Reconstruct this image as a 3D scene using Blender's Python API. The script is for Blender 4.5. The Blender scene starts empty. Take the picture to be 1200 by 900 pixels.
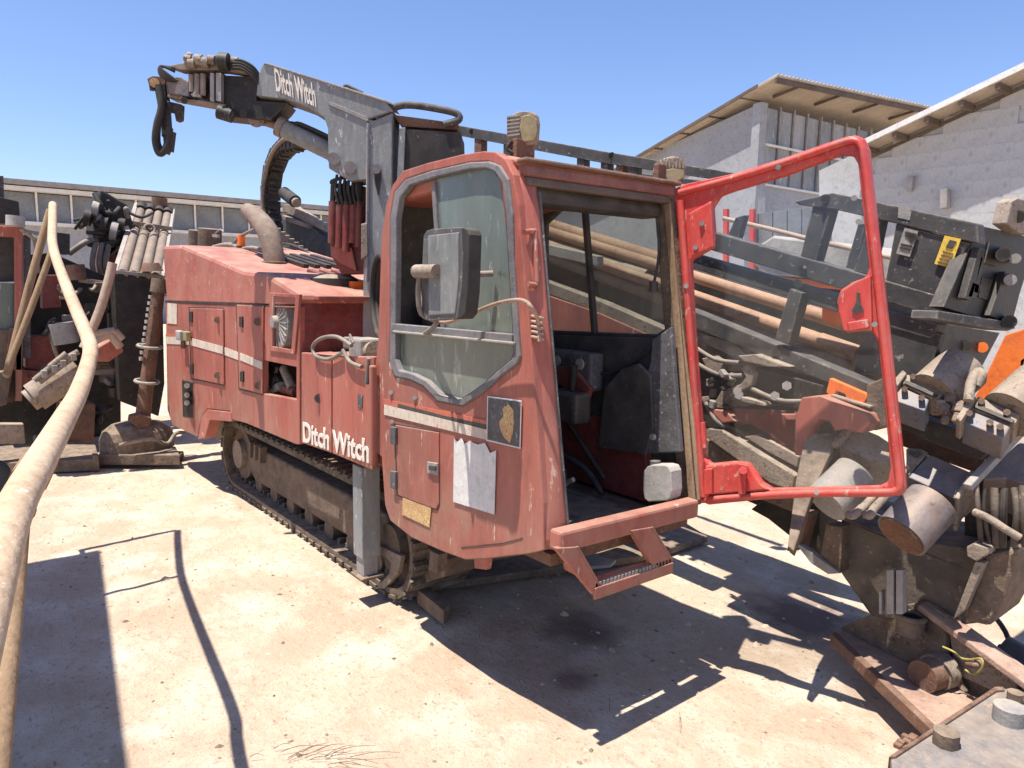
import bpy, bmesh, math, random
from mathutils import Vector, Matrix, noise
from mathutils.geometry import tessellate_polygon
random.seed(7)
SC = bpy.context.scene
COL = SC.collection
R = math.radians

# ------------------------------------------------------------------ camera
F = 850.0; PITCH = R(7.7); ROLL = R(1.0); AZ = R(38.7); CAM = Vector((0, 0, 1.9))
VIEW = Vector((-math.cos(AZ)*math.cos(PITCH), math.sin(AZ)*math.cos(PITCH), -math.sin(PITCH)))
_r = VIEW.cross(Vector((0, 0, 1))).normalized(); _u = _r.cross(VIEW)
RIGHT = math.cos(ROLL)*_r + math.sin(ROLL)*_u
UP = -math.sin(ROLL)*_r + math.cos(ROLL)*_u
cd = bpy.data.cameras.new('camera'); cam = bpy.data.objects.new('camera', cd); COL.objects.link(cam)
cd.sensor_width = 36; cd.lens = 36*F/1200; cd.clip_start = 0.05; cd.clip_end = 3000
m = Matrix((RIGHT, UP, -VIEW)).transposed().to_4x4(); m.translation = CAM
cam.matrix_world = m
SC.camera = cam

# ------------------------------------------------------------------ light
SUN = Vector((0.03, 0.28, -1)).normalized()          # travel direction of the light
elev = math.asin(-SUN.z)
w = bpy.data.worlds.new('World'); SC.world = w; w.use_nodes = True
nt = w.node_tree; nt.nodes.clear()
sky = nt.nodes.new('ShaderNodeTexSky'); sky.sky_type = 'NISHITA'; sky.sun_disc = False
sky.sun_elevation = elev
sky.sun_rotation = math.atan2(-SUN.x, -SUN.y)
sky.air_density = 1.0; sky.dust_density = 0.3; sky.ozone_density = 4.5; sky.altitude = 0
bg = nt.nodes.new('ShaderNodeBackground'); bg.inputs[1].default_value = 0.107
out = nt.nodes.new('ShaderNodeOutputWorld')
tint = nt.nodes.new('ShaderNodeMix'); tint.data_type = 'RGBA'; tint.blend_type = 'MULTIPLY'; tint.inputs[0].default_value = 1
tint.inputs[7].default_value = (.99, .965, 1.10, 1); nt.links.new(sky.outputs[0], tint.inputs[6]); nt.links.new(tint.outputs[2], bg.inputs[0]); nt.links.new(bg.outputs[0], out.inputs[0])
sd = bpy.data.lights.new('sun', 'SUN'); sd.energy = 5.0; sd.angle = R(0.53); sd.color = (1, .95, .87)
so = bpy.data.objects.new('sun', sd); COL.objects.link(so)
so.rotation_mode = 'QUATERNION'; so.rotation_quaternion = SUN.to_track_quat('-Z', 'Y'); so.location = (0, -20, 60)
SC.view_settings.view_transform = 'Standard'; SC.view_settings.look = 'None'
SC.view_settings.exposure = 0.74; SC.view_settings.gamma = 1

# ------------------------------------------------------------------ materials
def mat(name, c1, c2=None, scale=3.0, rough=.7, metal=0., dust=0., chips=None, chip_amt=.0, streak=1.0, edge=None, mud=None,
        bump=.15, bscale=60., spec=.35, alpha=None, dustcol=(.52, .41, .30)):
    M = bpy.data.materials.new(name); M.use_nodes = True
    n = M.node_tree.nodes; l = M.node_tree.links
    b = n['Principled BSDF']
    b.inputs['Roughness'].default_value = rough; b.inputs['Metallic'].default_value = metal
    b.inputs['Specular IOR Level'].default_value = spec
    tc = n.new('ShaderNodeTexCoord'); mp = n.new('ShaderNodeMapping')
    mp.inputs['Scale'].default_value = (1, 1, 1/streak)
    l.new(tc.outputs['Object'], mp.inputs[0])
    def nz(sc, det=5, src=mp.outputs[0], ro=.6):
        t = n.new('ShaderNodeTexNoise'); t.inputs['Scale'].default_value = sc; t.inputs['Detail'].default_value = det
        t.inputs['Roughness'].default_value = ro
        l.new(src, t.inputs['Vector']); return t.outputs[0]
    def ramp(src, a, c, lo=0., hi=1.):
        r = n.new('ShaderNodeMapRange'); r.inputs[1].default_value = a; r.inputs[2].default_value = c; r.inputs[3].default_value = lo; r.inputs[4].default_value = hi
        l.new(src, r.inputs[0]); return r.outputs[0]
    def mix(fac, A, B):
        x = n.new('ShaderNodeMix'); x.data_type = 'RGBA'
        if isinstance(fac, float): x.inputs[0].default_value = fac
        else: l.new(fac, x.inputs[0])
        for i, v in ((6, A), (7, B)):
            if isinstance(v, tuple): x.inputs[i].default_value = (*v, 1)
            else: l.new(v, x.inputs[i])
        return x.outputs[2]
    c2 = c2 or tuple(v*.75 for v in c1)
    cc = mix(ramp(nz(scale), .35, .65), c1, c2)
    dk = tuple(v*.62 for v in c2); lt = tuple(min(1, v*1.18+.015) for v in c1)
    m_ = n.new('ShaderNodeMath'); m_.operation = 'MULTIPLY'; l.new(ramp(nz(scale*5+3, 8, ro=.75), .50, .72), m_.inputs[0]); m_.inputs[1].default_value = .75
    cc = mix(m_.outputs[0], cc, dk)
    m_ = n.new('ShaderNodeMath'); m_.operation = 'MULTIPLY'; l.new(ramp(nz(scale*11+9, 6, ro=.7), .52, .70), m_.inputs[0]); m_.inputs[1].default_value = .6
    cc = mix(m_.outputs[0], cc, lt)
    # long thin drips and scratches
    m3 = n.new('ShaderNodeMapping'); m3.inputs['Scale'].default_value = (1, 1, .06); l.new(tc.outputs['Object'], m3.inputs[0])
    m_ = n.new('ShaderNodeMath'); m_.operation = 'MULTIPLY'; l.new(ramp(nz(38, 4, m3.outputs[0], .6), .60, .70), m_.inputs[0]); m_.inputs[1].default_value = .45 if streak > 1 else .2
    cc = mix(m_.outputs[0], cc, dk)
    if chips: cc = mix(ramp(nz(scale*7+4, 6, ro=.7), .66-chip_amt, .69-chip_amt), cc, chips)
    if mud:
        sz = n.new('ShaderNodeSeparateXYZ'); l.new(tc.outputs['Object'], sz.inputs[0])
        mm = n.new('ShaderNodeMath'); mm.operation = 'MULTIPLY'; l.new(ramp(sz.outputs[2], mud[0], mud[1]), mm.inputs[0]); l.new(ramp(nz(4, 8, tc.outputs['Object'], .75), .40, .62, 0, .8), mm.inputs[1])
        cc = mix(mm.outputs[0], cc, (.30, .20, .14))
    if edge:
        bv = n.new('ShaderNodeBevel'); bv.samples = 4; bv.inputs['Radius'].default_value = .014
        g2 = n.new('ShaderNodeNewGeometry'); dt = n.new('ShaderNodeVectorMath'); dt.operation = 'DOT_PRODUCT'
        l.new(bv.outputs[0], dt.inputs[0]); l.new(g2.outputs['True Normal'], dt.inputs[1])
        ab = n.new('ShaderNodeMath'); ab.operation = 'ABSOLUTE'; l.new(dt.outputs['Value'], ab.inputs[0])
        em = n.new('ShaderNodeMath'); em.operation = 'MULTIPLY'; l.new(ramp(ab.outputs[0], .985, .90), em.inputs[0]); l.new(ramp(nz(17, 6, tc.outputs['Object'], .7), .42, .58, 0, .85), em.inputs[1])
        cc = mix(em.outputs[0], cc, edge)
    if dust > 0:
        ge = n.new('ShaderNodeNewGeometry'); sx = n.new('ShaderNodeSeparateXYZ'); l.new(ge.outputs['Normal'], sx.inputs[0])
        up = ramp(sx.outputs[2], -.2, .9)
        ad = n.new('ShaderNodeMath'); ad.operation = 'MULTIPLY_ADD'; l.new(up, ad.inputs[0]); ad.inputs[1].default_value = .75; ad.inputs[2].default_value = .25
        mu = n.new('ShaderNodeMath'); mu.operation = 'MULTIPLY'; l.new(ad.outputs[0], mu.inputs[0]); l.new(ramp(nz(scale*2.3+1), .25, .7), mu.inputs[1])
        m2 = n.new('ShaderNodeMath'); m2.operation = 'MULTIPLY'; m2.use_clamp = True; l.new(mu.outputs[0], m2.inputs[0]); m2.inputs[1].default_value = dust
        cc = mix(m2.outputs[0], cc, dustcol)
        rr = n.new('ShaderNodeMapRange'); rr.inputs[3].default_value = rough; rr.inputs[4].default_value = .95; l.new(m2.outputs[0], rr.inputs[0]); l.new(rr.outputs[0], b.inputs['Roughness'])
    l.new(cc, b.inputs['Base Color'])
    bp = n.new('ShaderNodeBump'); bp.inputs['Strength'].default_value = bump; bp.inputs['Distance'].default_value = .01
    l.new(nz(bscale, 4, tc.outputs['Object']), bp.inputs['Height']); l.new(bp.outputs[0], b.inputs['Normal'])
    if alpha is not None: b.inputs['Alpha'].default_value = alpha
    return M
RED = mat('faded_red_paint', (.40, .092, .064), (.24, .048, .036), 1.3, .5, dust=.5, chips=(.54, .33, .26), chip_amt=.035, streak=4, bump=.1, edge=(.12, .065, .045), mud=(1.15, .55))
REDTOP = mat('dusty_red_hood', (.40, .112, .083), (.28, .068, .05), 1.4, .6, dust=.55, chips=(.58, .40, .32), chip_amt=.03, bump=.08, edge=(.15, .075, .05))
REDDARK = mat('dark_and_shaded_red', (.20, .025, .022), (.12, .015, .014), 4, .5, dust=.3, chips=(.05, .03, .025), chip_amt=.08)  # own dark red of several parts, and the shade put into the hood front
REDB = mat('brownish_red_trim', (.27, .085, .065), (.18, .06, .05), 4, .6, dust=.4, chips=(.1, .06, .05), chip_amt=.06)
REDTOPD = mat('sandy_pink_steel', (.36, .22, .165), (.26, .15, .11), 6, .8, dust=.5, chips=(.14, .10, .08), chip_amt=.06, bump=.5)
DOOR = mat('bright_red_paint', (.60, .04, .03), (.47, .03, .025), 3, .4, dust=.3, chips=(.5, .26, .2), chip_amt=.05, spec=.5, streak=2, edge=(.30, .14, .11))
GREY = mat('worn_grey_paint', (.25, .26, .26), (.15, .165, .165), 2.5, .55, dust=.35, chips=(.5, .5, .48), chip_amt=.04, streak=3, edge=(.14, .10, .08))
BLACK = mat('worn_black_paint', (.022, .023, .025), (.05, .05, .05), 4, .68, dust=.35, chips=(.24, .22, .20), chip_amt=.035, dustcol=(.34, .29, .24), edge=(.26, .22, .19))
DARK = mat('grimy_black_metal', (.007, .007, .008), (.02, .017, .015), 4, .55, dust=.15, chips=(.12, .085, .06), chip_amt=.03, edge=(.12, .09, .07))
RUBBER = mat('black_rubber', (.018, .018, .018), (.03, .03, .03), 4, .75, dust=.15)
MUD = mat('mud_caked_steel', (.15, .10, .068), (.07, .048, .035), 6, .85, dust=.45, chips=(.30, .22, .16), chip_amt=.04, bump=.7, bscale=35)
TRACK = mat('dusty_track_rubber', (.07, .052, .042), (.035, .028, .024), 5, .85, dust=1.0, bump=.5, bscale=40, dustcol=(.40, .30, .21))
RUST = mat('rusty_steel', (.17, .075, .045), (.09, .045, .03), 6, .8, dust=.3, chips=(.30, .17, .10), chip_amt=.05, bump=.5)
PIPE = mat('rust_brown_drill_pipe', (.43, .25, .155), (.30, .165, .10), 5, .65, dust=.2, bump=.3)
PIPE2 = mat('pale_drill_pipe', (.42, .32, .24), (.29, .21, .155), 4, .75, dust=.35, bump=.3)
DUSTY = mat('dust_covered_metal', (.27, .215, .17), (.15, .115, .09), 5, .75, dust=.55, chips=(.07, .05, .04), chip_amt=.08, bump=.45)
STEEL = mat('scuffed_steel', (.11, .13, .17), (.19, .12, .09), 3.5, .5, metal=.25, dust=.5, chips=(.09, .06, .045), chip_amt=.06, bump=.25)
CAST = mat('grey_cast_metal', (.30, .29, .28), (.20, .19, .18), 4, .6, dust=.6, bump=.3)
ORANGE = mat('orange_paint', (.85, .19, .02), (.75, .14, .02), 3, .5, dust=.2)
WHITE = mat('white_paint', (.72, .71, .68), (.6, .58, .54), 3, .6, dust=.2)
CREAM = mat('faded_cream_stripe', (.66, .58, .47), (.5, .40, .32), 6, .6, chips=(.50, .26, .2), chip_amt=.04, streak=2)
LETTER = mat('cream_lettering', (.78, .72, .62), (.7, .62, .52), 9, .6, chips=(.45, .2, .16), chip_amt=.03)
ORSTR = mat('orange_stripe', (.52, .15, .06), (.47, .13, .1), 5, .6, streak=3)
YELLOW = mat('yellow_label', (.75, .52, .08), (.65, .42, .06), 8, .6)
YLAB = mat('faded_yellow_label', (.62, .50, .20), (.5, .3, .14), 14, .7, chips=(.45, .18, .12), chip_amt=.14)
PALEWOOD = mat('sandy_coated_pipe', (.56, .42, .29), (.44, .31, .20), 5, .8, chips=(.66, .58, .48), chip_amt=.02, streak=1, bump=.35, bscale=45)
WOOD = mat('weathered_pole', (.34, .23, .14), (.22, .14, .08), 5, .85, streak=4, bump=.3)
CONC = mat('rendered_wall', (.34, .345, .355), (.28, .285, .295), .5, .9, bump=.2, bscale=6)
BLOCK = mat('whitewashed_block', (.44, .44, .43), (.37, .37, .365), .9, .9, bump=.3, bscale=14)
RAFTER = mat('weathered_roof_timber', (.15, .11, .085), (.10, .075, .055), 2, .85)
SHEET = mat('weathered_roof_sheet', (.42, .36, .29), (.32, .27, .22), 1.5, .8, bump=.2, bscale=8)
DARKGLASS = mat('shed_glass', (.19, .205, .22), (.11, .12, .13), 1.1, .25, spec=.6, dust=.3, bump=.02)
SEALGREY = mat('grey_window_rubber', (.17, .17, .19), (.10, .10, .11), 4, .7, dust=.4)
INTER = mat('black_cab_trim', (.02, .02, .022), (.045, .043, .042), 4, .6, dust=.3, chips=(.10, .095, .09), chip_amt=.03, bump=.3)
INTGREY = mat('grey_cab_panel', (.10, .10, .11), (.05, .05, .055), 6, .6, dust=.25, chips=(.25, .25, .26), chip_amt=.06)
JUG = mat('cloudy_white_plastic', (.42, .41, .38), (.28, .27, .25), 6, .5, dust=.4)
YROPE = mat('yellow_cord', (.42, .36, .10), (.32, .26, .08), 8, .8)
LAMPG = mat('dusty_lamp_glass', (.30, .24, .12), (.22, .17, .09), 8, .35, dust=.3)
ROCK = mat('pale_stone', (.54, .43, .32), (.42, .32, .23), 9, .9, bump=.5)
LOUVRE = mat('dusty_louvre_glass', (.34, .34, .33), (.20, .21, .215), .9, .4, chips=(.45, .45, .43), chip_amt=.05, streak=3)
PIPE3 = mat('greyish_drill_pipe', (.26, .20, .155), (.18, .135, .105), 4, .75, dust=.15, bump=.3)
DBOX = mat('dusty_dark_steel', (.035, .03, .027), (.07, .055, .045), 3, .7, dust=.5, chips=(.2, .15, .11), chip_amt=.05, bump=.4)
EXH = mat('brown_grey_exhaust', (.20, .14, .11), (.12, .085, .07), 5, .8, dust=.35, chips=(.3, .22, .16), chip_amt=.04, bump=.4)
NEARP = mat('dusty_brown_grey_plate', (.21, .165, .135), (.13, .135, .15), 4, .6, dust=.4, chips=(.30, .20, .14), chip_amt=.06, bump=.4)
HOSE = mat('faded_hose', (.12, .11, .11), (.20, .17, .14), 5, .7, dust=.5)
CABLE = mat('brown_cable', (.42, .28, .21), (.3, .2, .15), 6, .7)
GREEN = mat('dusty_tinted_glass_film', (.07, .105, .09), (.15, .185, .165), 3, .22, dust=.3, chips=(.24, .27, .25), chip_amt=.05, bump=.03, streak=4, spec=.6)

def glass(name, tint, dustcol, amount, rough=.05):
    """thin pane: see-through, part mirror, with a film of dust"""
    M = bpy.data.materials.new(name); M.use_nodes = True
    n = M.node_tree.nodes; l = M.node_tree.links; n.clear()
    o = n.new('ShaderNodeOutputMaterial'); tr = n.new('ShaderNodeBsdfTransparent'); tr.inputs[0].default_value = (*tint, 1)
    gl = n.new('ShaderNodeBsdfGlossy'); gl.inputs['Roughness'].default_value = rough
    df = n.new('ShaderNodeBsdfDiffuse'); df.inputs[0].default_value = (*dustcol, 1)
    lw = n.new('ShaderNodeLayerWeight'); lw.inputs[0].default_value = .5
    pw = n.new('ShaderNodeMath'); pw.operation = 'POWER'; pw.inputs[1].default_value = 4; l.new(lw.outputs['Facing'], pw.inputs[0])
    fr = n.new('ShaderNodeMath'); fr.operation = 'MULTIPLY_ADD'; fr.inputs[1].default_value = .2; fr.inputs[2].default_value = .02; l.new(pw.outputs[0], fr.inputs[0])
    m1 = n.new('ShaderNodeMixShader'); l.new(fr.outputs[0], m1.inputs[0]); l.new(tr.outputs[0], m1.inputs[1]); l.new(gl.outputs[0], m1.inputs[2])
    tc = n.new('ShaderNodeTexCoord'); no = n.new('ShaderNodeTexNoise'); no.inputs['Scale'].default_value = 5; no.inputs['Detail'].default_value = 6
    l.new(tc.outputs['Object'], no.inputs['Vector'])
    mr = n.new('ShaderNodeMapRange'); mr.inputs[1].default_value = .3; mr.inputs[2].default_value = .75
    mr.inputs[3].default_value = amount*.6; mr.inputs[4].default_value = min(1, amount*1.3); l.new(no.outputs[0], mr.inputs[0])
    m2 = n.new('ShaderNodeMixShader'); l.new(mr.outputs[0], m2.inputs[0]); l.new(m1.outputs[0], m2.inputs[1]); l.new(df.outputs[0], m2.inputs[2])
    l.new(m2.outputs[0], o.inputs[0]); return M
GL_DOOR = glass('door_glass', (.98, .985, .985), (.55, .55, .55), .008)
GL_WIN = glass('smoky_window_glass', (.80, .84, .82), (.45, .40, .34), .22)
GL_DUST = glass('dusty_green_glass', (.5, .6, .56), (.42, .50, .46), .72, .3)

# ground material
def ground_mat():
    M = bpy.data.materials.new('sandy_yard'); M.use_nodes = True
    n = M.node_tree.nodes; l = M.node_tree.links; b = n['Principled BSDF']; b.inputs['Roughness'].default_value = .95
    b.inputs['Specular IOR Level'].default_value = .15
    tc = n.new('ShaderNodeTexCoord')
    def nz(sc, det=8, ro=.6):
        t = n.new('ShaderNodeTexNoise'); t.inputs['Scale'].default_value = sc; t.inputs['Detail'].default_value = det; t.inputs['Roughness'].default_value = ro
        l.new(tc.outputs['Object'], t.inputs['Vector']); return t.outputs[0]
    def ramp(src, a, c, lo=0., hi=1.):
        r = n.new('ShaderNodeMapRange'); r.inputs[1].default_value = a; r.inputs[2].default_value = c; r.inputs[3].default_value = lo; r.inputs[4].default_value = hi
        l.new(src, r.inputs[0]); return r.outputs[0]
    def mix(fac, A, B):
        x = n.new('ShaderNodeMix'); x.data_type = 'RGBA'; l.new(fac, x.inputs[0])
        for i, v in ((6, A), (7, B)):
            if isinstance(v, tuple): x.inputs[i].default_value = (*v, 1)
            else: l.new(v, x.inputs[i])
        return x.outputs[2]
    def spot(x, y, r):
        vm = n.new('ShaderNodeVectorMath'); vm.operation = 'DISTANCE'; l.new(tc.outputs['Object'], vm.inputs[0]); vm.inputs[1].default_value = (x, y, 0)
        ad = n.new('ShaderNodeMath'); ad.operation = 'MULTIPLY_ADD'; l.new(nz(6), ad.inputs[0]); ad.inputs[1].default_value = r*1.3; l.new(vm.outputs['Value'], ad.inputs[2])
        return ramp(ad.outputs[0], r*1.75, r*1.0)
    c = mix(ramp(nz(.8), .38, .62), (.56, .435, .32), (.47, .35, .25))
    c = mix(ramp(nz(2.6), .45, .68), c, (.64, .55, .43))
    c = mix(ramp(nz(1.7, 5), .62, .78), c, (.50, .35, .25))
    c = mix(ramp(nz(9, 8, .75), .52, .72, 0, .6), c, (.43, .31, .21))
    c = mix(ramp(nz(28, 6, .7), .57, .68, 0, .8), c, (.34, .24, .165))
    c = mix(ramp(nz(75, 3, .7), .60, .70, 0, .8), c, (.26, .185, .14))
    mg = n.new('ShaderNodeMapping'); mg.inputs['Scale'].default_value = (.35, 1, 1); mg.inputs['Rotation'].default_value = (0, 0, .5); l.new(tc.outputs['Object'], mg.inputs[0])
    fl = n.new('ShaderNodeTexNoise'); fl.inputs['Scale'].default_value = 45; fl.inputs['Detail'].default_value = 3; l.new(mg.outputs[0], fl.inputs['Vector'])
    c = mix(ramp(fl.outputs[0], .69, .75, 0, .8), c, (.24, .175, .13))
    fl = n.new('ShaderNodeTexNoise'); fl.inputs['Scale'].default_value = 16; fl.inputs['Detail'].default_value = 6; l.new(mg.outputs[0], fl.inputs['Vector'])
    c = mix(ramp(fl.outputs[0], .62, .74, 0, .45), c, (.38, .28, .2))
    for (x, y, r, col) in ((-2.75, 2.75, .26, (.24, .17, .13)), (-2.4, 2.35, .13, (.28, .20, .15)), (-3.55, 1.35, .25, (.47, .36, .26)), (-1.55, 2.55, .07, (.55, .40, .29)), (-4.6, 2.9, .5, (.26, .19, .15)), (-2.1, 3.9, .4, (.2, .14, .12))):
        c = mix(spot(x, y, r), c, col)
    l.new(c, b.inputs['Base Color'])
    bp = n.new('ShaderNodeBump'); bp.inputs['Strength'].default_value = .8; bp.inputs['Distance'].default_value = .04
    l.new(nz(14, 9, .68), bp.inputs['Height'])
    b2 = n.new('ShaderNodeBump'); b2.inputs['Strength'].default_value = .5; b2.inputs['Distance'].default_value = .006
    l.new(nz(110, 4, .7), b2.inputs['Height']); l.new(bp.outputs[0], b2.inputs['Normal']); l.new(b2.outputs[0], b.inputs['Normal'])
    return M
GROUND = ground_mat()

# ------------------------------------------------------------------ geometry helpers
def V(*a): return Vector(a)
def lin(a, b, t): return a.lerp(b, t)
def plane(o, n):
    """function turning a point of the photograph into the place where its ray meets the plane through o with normal n"""
    o = Vector(o); n = Vector(n).normalized()
    if n.dot(CAM-o) < 0: n = -n
    def f(x, y, off=0.):
        d = VIEW*F + RIGHT*(x-600) + UP*(450-y)
        return CAM + d*((o+n*off-CAM).dot(n)/d.dot(n))
    f.n = n; f.o = o
    return f
def YP(y): return plane((0, y, 0), (0, -1, 0))
def XP(x): return plane((x, 0, 0), (1, 0, 0))
def ZP(z): return plane((0, 0, z), (0, 0, 1))
def depth(x, y, d):
    """point seen at (x, y), d metres along the view axis"""
    return CAM + (VIEW*F + RIGHT*(x-600) + UP*(450-y))*(d/F)

def thing(name, label, cat, loc=(0, 0, 0), group=None):
    o = bpy.data.objects.new(name, None); COL.objects.link(o); o.location = loc; o.empty_display_size = .2
    o['label'] = label; o['category'] = cat
    if group: o['group'] = group
    return o
def tag(o, label, cat, group=None, kind=None):
    o['label'] = label; o['category'] = cat
    if group: o['group'] = group
    if kind: o['kind'] = kind
    return o
def link(name, me, mt, parent=None, label=None, bev=0., kind=None):
    if mt is not None and not me.materials: me.materials.append(mt)
    o = bpy.data.objects.new(name, me); COL.objects.link(o)
    if parent is not None:
        o.parent = parent
        if parent.type == 'EMPTY': o.matrix_parent_inverse = Matrix.Translation(-parent.location)
    if label: o['label'] = label
    if kind: o['kind'] = kind
    if bev > 0:
        b = o.modifiers.new('bevel', 'BEVEL'); b.width = bev; b.segments = 2; b.limit_method = 'ANGLE'; b.angle_limit = R(40)
        b.harden_normals = False
    return o
class MB:
    def __init__(s): s.v = []; s.f = []; s.sm = []
    def add(s, vs, fs, smooth=False):
        k = len(s.v); s.v += [tuple(p) for p in vs]; s.f += [tuple(i+k for i in q) for q in fs]; s.sm += [smooth]*len(fs); return s
    def prism(s, poly, ext, holes=()):
        """polygon (with holes) swept along ext"""
        ext = Vector(ext); loops = [list(map(Vector, poly))] + [list(map(Vector, h)) for h in holes]
        flat = [p for lp in loops for p in lp]; n = len(flat)
        tris = tessellate_polygon(loops)
        nv = V(0, 0, 0)
        for a, b, c in tris: nv += (flat[b]-flat[a]).cross(flat[c]-flat[a])
        # each triangle oriented against ext
        fs = []
        for a, b, c in tris:
            t = (flat[b]-flat[a]).cross(flat[c]-flat[a])
            if t.dot(ext) > 0: a, c = c, a
            fs += [(a, b, c), (c+n, b+n, a+n)]
        vs = flat + [p+ext for p in flat]
        k = 0
        for li, lp in enumerate(loops):
            m_ = len(lp)
            ar = V(0, 0, 0)
            for i in range(m_): ar += lp[i].cross(lp[(i+1) % m_])
            ccw = ar.dot(ext) < 0
            if li > 0: ccw = not ccw
            for i in range(m_):
                a, b = k+i, k+(i+1) % m_
                fs.append((b, a, a+n, b+n) if ccw else (a, b, b+n, a+n))
            k += m_
        return s.add(vs, fs)
    def hexa(s, c8):
        return s.add(c8, [(0, 3, 2, 1), (4, 5, 6, 7), (0, 1, 5, 4), (1, 2, 6, 5), (2, 3, 7, 6), (3, 0, 4, 7)])
    def box(s, c, size, ax=None):
        c = Vector(c); X, Y, Z = ax or (V(1, 0, 0), V(0, 1, 0), V(0, 0, 1)); a, b, h = [q/2 for q in size]
        return s.hexa([c+X*(i*a)+Y*(j*b)+Z*(k*h) for k in (-1, 1) for (i, j) in ((-1, -1), (1, -1), (1, 1), (-1, 1))])
    def bar(s, p0, p1, w_, h_, up=(0, 0, 1)):
        p0 = Vector(p0); p1 = Vector(p1); d = (p1-p0); L = d.length; d.normalize(); up = Vector(up)
        sd_ = d.cross(up)
        if sd_.length < 1e-4: sd_ = d.cross(V(1, 0, 0))
        sd_.normalize(); u_ = sd_.cross(d)
        return s.box((p0+p1)/2, (L, w_, h_), (d, sd_, u_))
    def cyl(s, p0, p1, r0, r1=None, n=20, caps=True):
        r1 = r0 if r1 is None else r1; p0 = Vector(p0); p1 = Vector(p1); d = (p1-p0).normalized()
        a = d.orthogonal().normalized(); b = d.cross(a)
        ring = lambda p, r: [p + (a*math.cos(2*math.pi*i/n)+b*math.sin(2*math.pi*i/n))*r for i in range(n)]
        A, B = ring(p0, r0), ring(p1, r1)
        s.add(A+B, [(i, (i+1) % n, n+(i+1) % n, n+i) for i in range(n)], True)
        if caps:
            s.add(A, [tuple(range(n-1, -1, -1))]); s.add(B, [tuple(range(n))])
        return s
    def tube(s, pts, r, n=10, smooth=4, caps=True):
        pts = [Vector(p) for p in pts]; rs = r if isinstance(r, (list, tuple)) else [r]*len(pts)
        if smooth > 1 and len(pts) > 2:
            q = []; rr = []
            for i in range(len(pts)-1):
                p0 = pts[max(i-1, 0)]; p1 = pts[i]; p2 = pts[i+1]; p3 = pts[min(i+2, len(pts)-1)]
                for k in range(smooth):
                    t = k/smooth
                    q.append(.5*((2*p1)+(p2-p0)*t+(2*p0-5*p1+4*p2-p3)*t*t+(-p0+3*p1-3*p2+p3)*t**3)); rr.append(rs[i]*(1-t)+rs[i+1]*t)
            q.append(pts[-1]); rr.append(rs[-1]); pts, rs = q, rr
        rings = []; a = None
        for i, p in enumerate(pts):
            d = (pts[min(i+1, len(pts)-1)]-pts[max(i-1, 0)]).normalized()
            if a is None: a = d.orthogonal().normalized()
            else: a = (a-d*a.dot(d)).normalized()
            b = d.cross(a)
            rings.append([p+(a*math.cos(2*math.pi*k/n)+b*math.sin(2*math.pi*k/n))*rs[i] for k in range(n)])
        fs = []
        for i in range(len(rings)-1):
            for k in range(n): fs.append((i*n+k, i*n+(k+1) % n, (i+1)*n+(k+1) % n, (i+1)*n+k))
        s.add([p for g in rings for p in g], fs, True)
        if caps: s.add(rings[0], [tuple(range(n-1, -1, -1))]); s.add(rings[-1], [tuple(range(n))])
        return s
    def ring(s, c, ax, R_, r_, n=32, m_=8, arc=(0, 360), a0=None):
        c = Vector(c); ax = Vector(ax).normalized(); a = (Vector(a0) if a0 else ax.orthogonal()).normalized(); b = ax.cross(a)
        full = abs(arc[1]-arc[0]) >= 360
        pts = [c+(a*math.cos(R(arc[0]+(arc[1]-arc[0])*i/n))+b*math.sin(R(arc[0]+(arc[1]-arc[0])*i/n)))*R_ for i in range(n+(0 if not full else 1))]
        return s.tube(pts, r_, m_, 1, not full)
    def done(s, name, mt, parent=None, label=None, bev=0., kind=None):
        me = bpy.data.meshes.new(name); me.from_pydata(s.v, [], s.f); me.update()
        me.polygons.foreach_set('use_smooth', s.sm)
        return link(name, me, mt, parent, label, bev, kind)

def slab(name, pl, pts, th, mt, parent=None, off=0., holes=(), bev=.004, label=None, ext=None):
    """outline traced on plane pl, made th thick away from the camera side"""
    poly = [pl(x, y, off) for x, y in pts]; hs = [[pl(x, y, off) for x, y in h] for h in holes]
    return MB().prism(poly, Vector(ext) if ext else -pl.n*th, hs).done(name, mt, parent, label, bev)
def tube(name, pts, r, mt, parent=None, n=10, smooth=4, label=None):
    return MB().tube(pts, r, n, smooth).done(name, mt, parent, label)
def cyl(name, p0, p1, r, mt, parent=None, r1=None, n=22, bev=0., label=None):
    return MB().cyl(p0, p1, r, r1, n).done(name, mt, parent, label, bev)
def bar(name, p0, p1, w_, h_, mt, parent=None, up=(0, 0, 1), bev=.004, label=None):
    return MB().bar(p0, p1, w_, h_, up).done(name, mt, parent, label, bev)
def box(name, c, size, mt, parent=None, bev=.006, ax=None, label=None):
    return MB().box(c, size, ax).done(name, mt, parent, label, bev)
def copy(o, parent=None, loc=None, mw=None):
    c = o.copy(); COL.objects.link(c)
    if parent:
        c.parent = parent
        if parent.type == 'EMPTY': c.matrix_parent_inverse = Matrix.Translation(-parent.location)
    if mw is not None: c.matrix_basis = mw
    return c
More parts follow.
